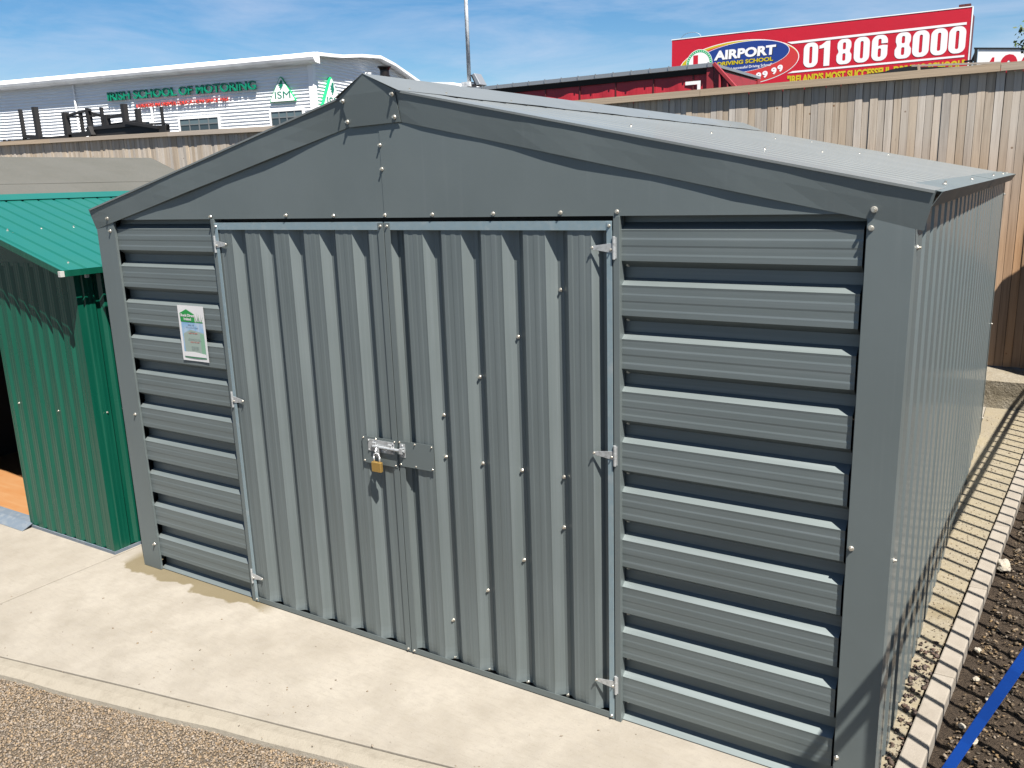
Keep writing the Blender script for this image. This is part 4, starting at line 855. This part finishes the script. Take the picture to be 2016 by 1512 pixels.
# ================================================================== MAST, FLUE, RACKS, TREE
ms = thing('lamp_mast', (-7.34, 14, 0), 'tall grey galvanised mast with a floodlight clamped on it', 'mast')
a = MB(); a.cyl((-7.34, 14, 0), (-7.34, 14, 4.12), .06, .055, 16); a.cyl((-7.34, 14, 4.12), (-7.34, 14, 7.6), .046, .038, 16); a.build('pole', 'mast', ms, smooth=True)
a = MB(); a.box(-7.46, -7.24, 13.86, 14.14, 4.06, 4.16); a.bar((-7.3, 13.95, 4.12), (-7.16, 13.95, 4.12), .03); a.build('clamp', 'mast', ms)
a = MB(); a.prism([(-7.22, 13.9, 4.30), (-7.13, 13.9, 4.33), (-6.98, 13.9, 4.08), (-7.08, 13.9, 4.06)], (0, .28, 0)); a.build('floodlight', 'alu', ms, bevel=.01)
a = MB(); a.prism([(-7.225, 13.895, 4.295), (-7.19, 13.895, 4.30), (-7.07, 13.895, 4.05), (-7.09, 13.895, 4.05)], (0, .29, 0)); a.build('floodlight_glass', 'black', ms)
fl = thing('stove_flue', (-3.93, 7, 0), 'black metal stove flue with wide cowl rising behind the shed ridge', 'flue')
a = MB(); a.cyl((-3.935, 7, 0), (-3.935, 7, 3.38), .060, n=20); a.cyl((-3.93, 7, 3.38), (-3.93, 7, 3.52), .064, n=20); a.cyl((-3.93, 7, 3.42), (-3.93, 7, 3.44), .072, n=20); a.build('pipe', 'flue', fl, smooth=False)
a = MB(); a.cyl((-3.93, 7, 3.50), (-3.93, 7, 3.54), .062, .082, 20); a.cyl((-3.93, 7, 3.54), (-3.93, 7, 3.556), .096, .096, 20); a.build('cowl', 'flue', fl)
def rack(name, lbl, parts, loc):
    t = thing(name, loc, lbl, 'rack', 'black steel frames stored behind the fence')
    for nm, lst in parts:
        for q in lst: a = MB(); a.bar(*q); a.build(nm, 'soot', t)
def post(x, zt_, w=.07, y=7.5, lean=-.03): return ((x-lean, y, .0), (x, y, zt_), w, w)
rack('steel_rack', 'leftmost black steel frame above the fence, two plain uprights', [('post', [post(-13.9, 3.71, .06, lean=-.08), post(-13.37, 3.72, .09, lean=-.08)]), ('beam', [((-13.86, 7.5, 3.19), (-13.35, 7.5, 3.13), .05, .07), ((-14.9, 7.5, 3.08), (-12.2, 7.5, 3.08), .06, .10), ((-13.3, 7.5, 3.12), (-12.4, 7.5, 3.05), .05, .07)]), ('stub', [((-14.66, 7.5, 3.05), (-14.66, 7.5, 3.17), .04, .04), ((-14.47, 7.5, 3.05), (-14.47, 7.5, 3.16), .04, .04)])], (-13.6, 7.5, 0))
rack('steel_rack', 'middle black steel frame with crossing top arms above the fence', [('post', [post(-12.36, 3.55, .10), post(-11.86, 3.54, .05), post(-11.60, 3.57, .08), post(-11.65, 3.58, .04)]), ('arm', [((-12.3, 7.5, 3.49), (-11.5, 7.48, 3.54), .04, .04), ((-12.3, 7.5, 3.47), (-11.45, 7.5, 3.42), .035, .035), ((-11.7, 7.52, 3.52), (-11.1, 7.52, 3.38), .05, .05), ((-11.6, 7.5, 3.42), (-11.15, 7.5, 3.44), .03, .03)]), ('beam', [((-12.4, 7.5, 3.10), (-11.2, 7.5, 3.14), .06, .09)])], (-11.9, 7.5, 0))
rack('steel_rack', 'rightmost black steel frame over a dark pile above the fence', [('post', [post(-11.19, 3.56, .05), post(-11.06, 3.42, .09), post(-10.50, 3.57, .09), post(-10.12, 3.46, .08), post(-9.45, 3.45, .04)]), ('arm', [((-11.15, 7.5, 3.37), (-10.5, 7.48, 3.38), .05, .05)]), ('beam', [((-11.5, 7.5, 3.13), (-9.35, 7.5, 3.05), .10, .16), ((-11.4, 7.45, 3.20), (-9.9, 7.45, 3.19), .05, .06), ((-11.2, 7.55, 3.24), (-10.2, 7.55, 3.26), .04, .04), ((-10.4, 7.42, 3.24), (-9.5, 7.42, 3.10), .04, .05), ((-10.0, 7.5, 3.18), (-9.4, 7.5, 3.17), .03, .03), ((-9.4, 7.5, 3.0), (-9.33, 7.5, 3.15), .05, .05), ((-11.5, 7.4, 3.22), (-11.42, 7.4, 3.06), .09, .09)])], (-10.4, 7.5, 0))
te = thing('broadleaf_tree', (4.6, 15, 0), 'leafy green tree whose outer twigs show at the top right edge', 'tree')
a = MB(); a.cyl((4.6, 15, 0), (4.55, 15, 2.6), .14, .10, 10); a.cyl((4.55, 15, 2.6), (4.5, 15, 4.4), .10, .04, 8)
br = []
for i in range(16):
    t = R.random(); p = Vector((4.55, 15, 2.2+2.1*t)); an = R.uniform(0, 6.28); q = p+Vector((math.cos(an)*R.uniform(.5, 1.0), math.sin(an)*R.uniform(.5, 1.1), R.uniform(.2, .8))); a.cyl(p, q, .03, .01, 6); br.append((p, q))
for q in ((3.17, 15, 3.98), (3.24, 15, 4.22), (3.30, 15.1, 3.90), (3.34, 15, 4.42)): a.cyl((4.5, 15, 3.4), q, .02, .004, 6); br.append((Vector((4.5, 15, 3.4)), Vector(q)))
a.build('trunk', 'bark', te)
a = MB()
for p, q in br:
    for j in range(120):
        t = R.random()**.6; c = p+(q-p)*t+Vector((R.gauss(0, .10*t+.02), R.gauss(0, .12), R.gauss(0, .09*t+.02)))
        if q.x < 3.4: c = p+(q-p)*(R.random()**.5)+Vector((R.gauss(0, .045), R.gauss(0, .05), R.gauss(0, .05)))
        u = Vector((R.gauss(0, 1), R.gauss(0, 1), R.gauss(0, 1))).normalized(); v = u.orthogonal().normalized(); s_ = R.uniform(.025, .05)
        a.face([c-u*s_, c+v*s_*.6, c+u*s_, c-v*s_*.6])
a.build('crown', 'foliage', te)
bpy.context.view_layer.update()
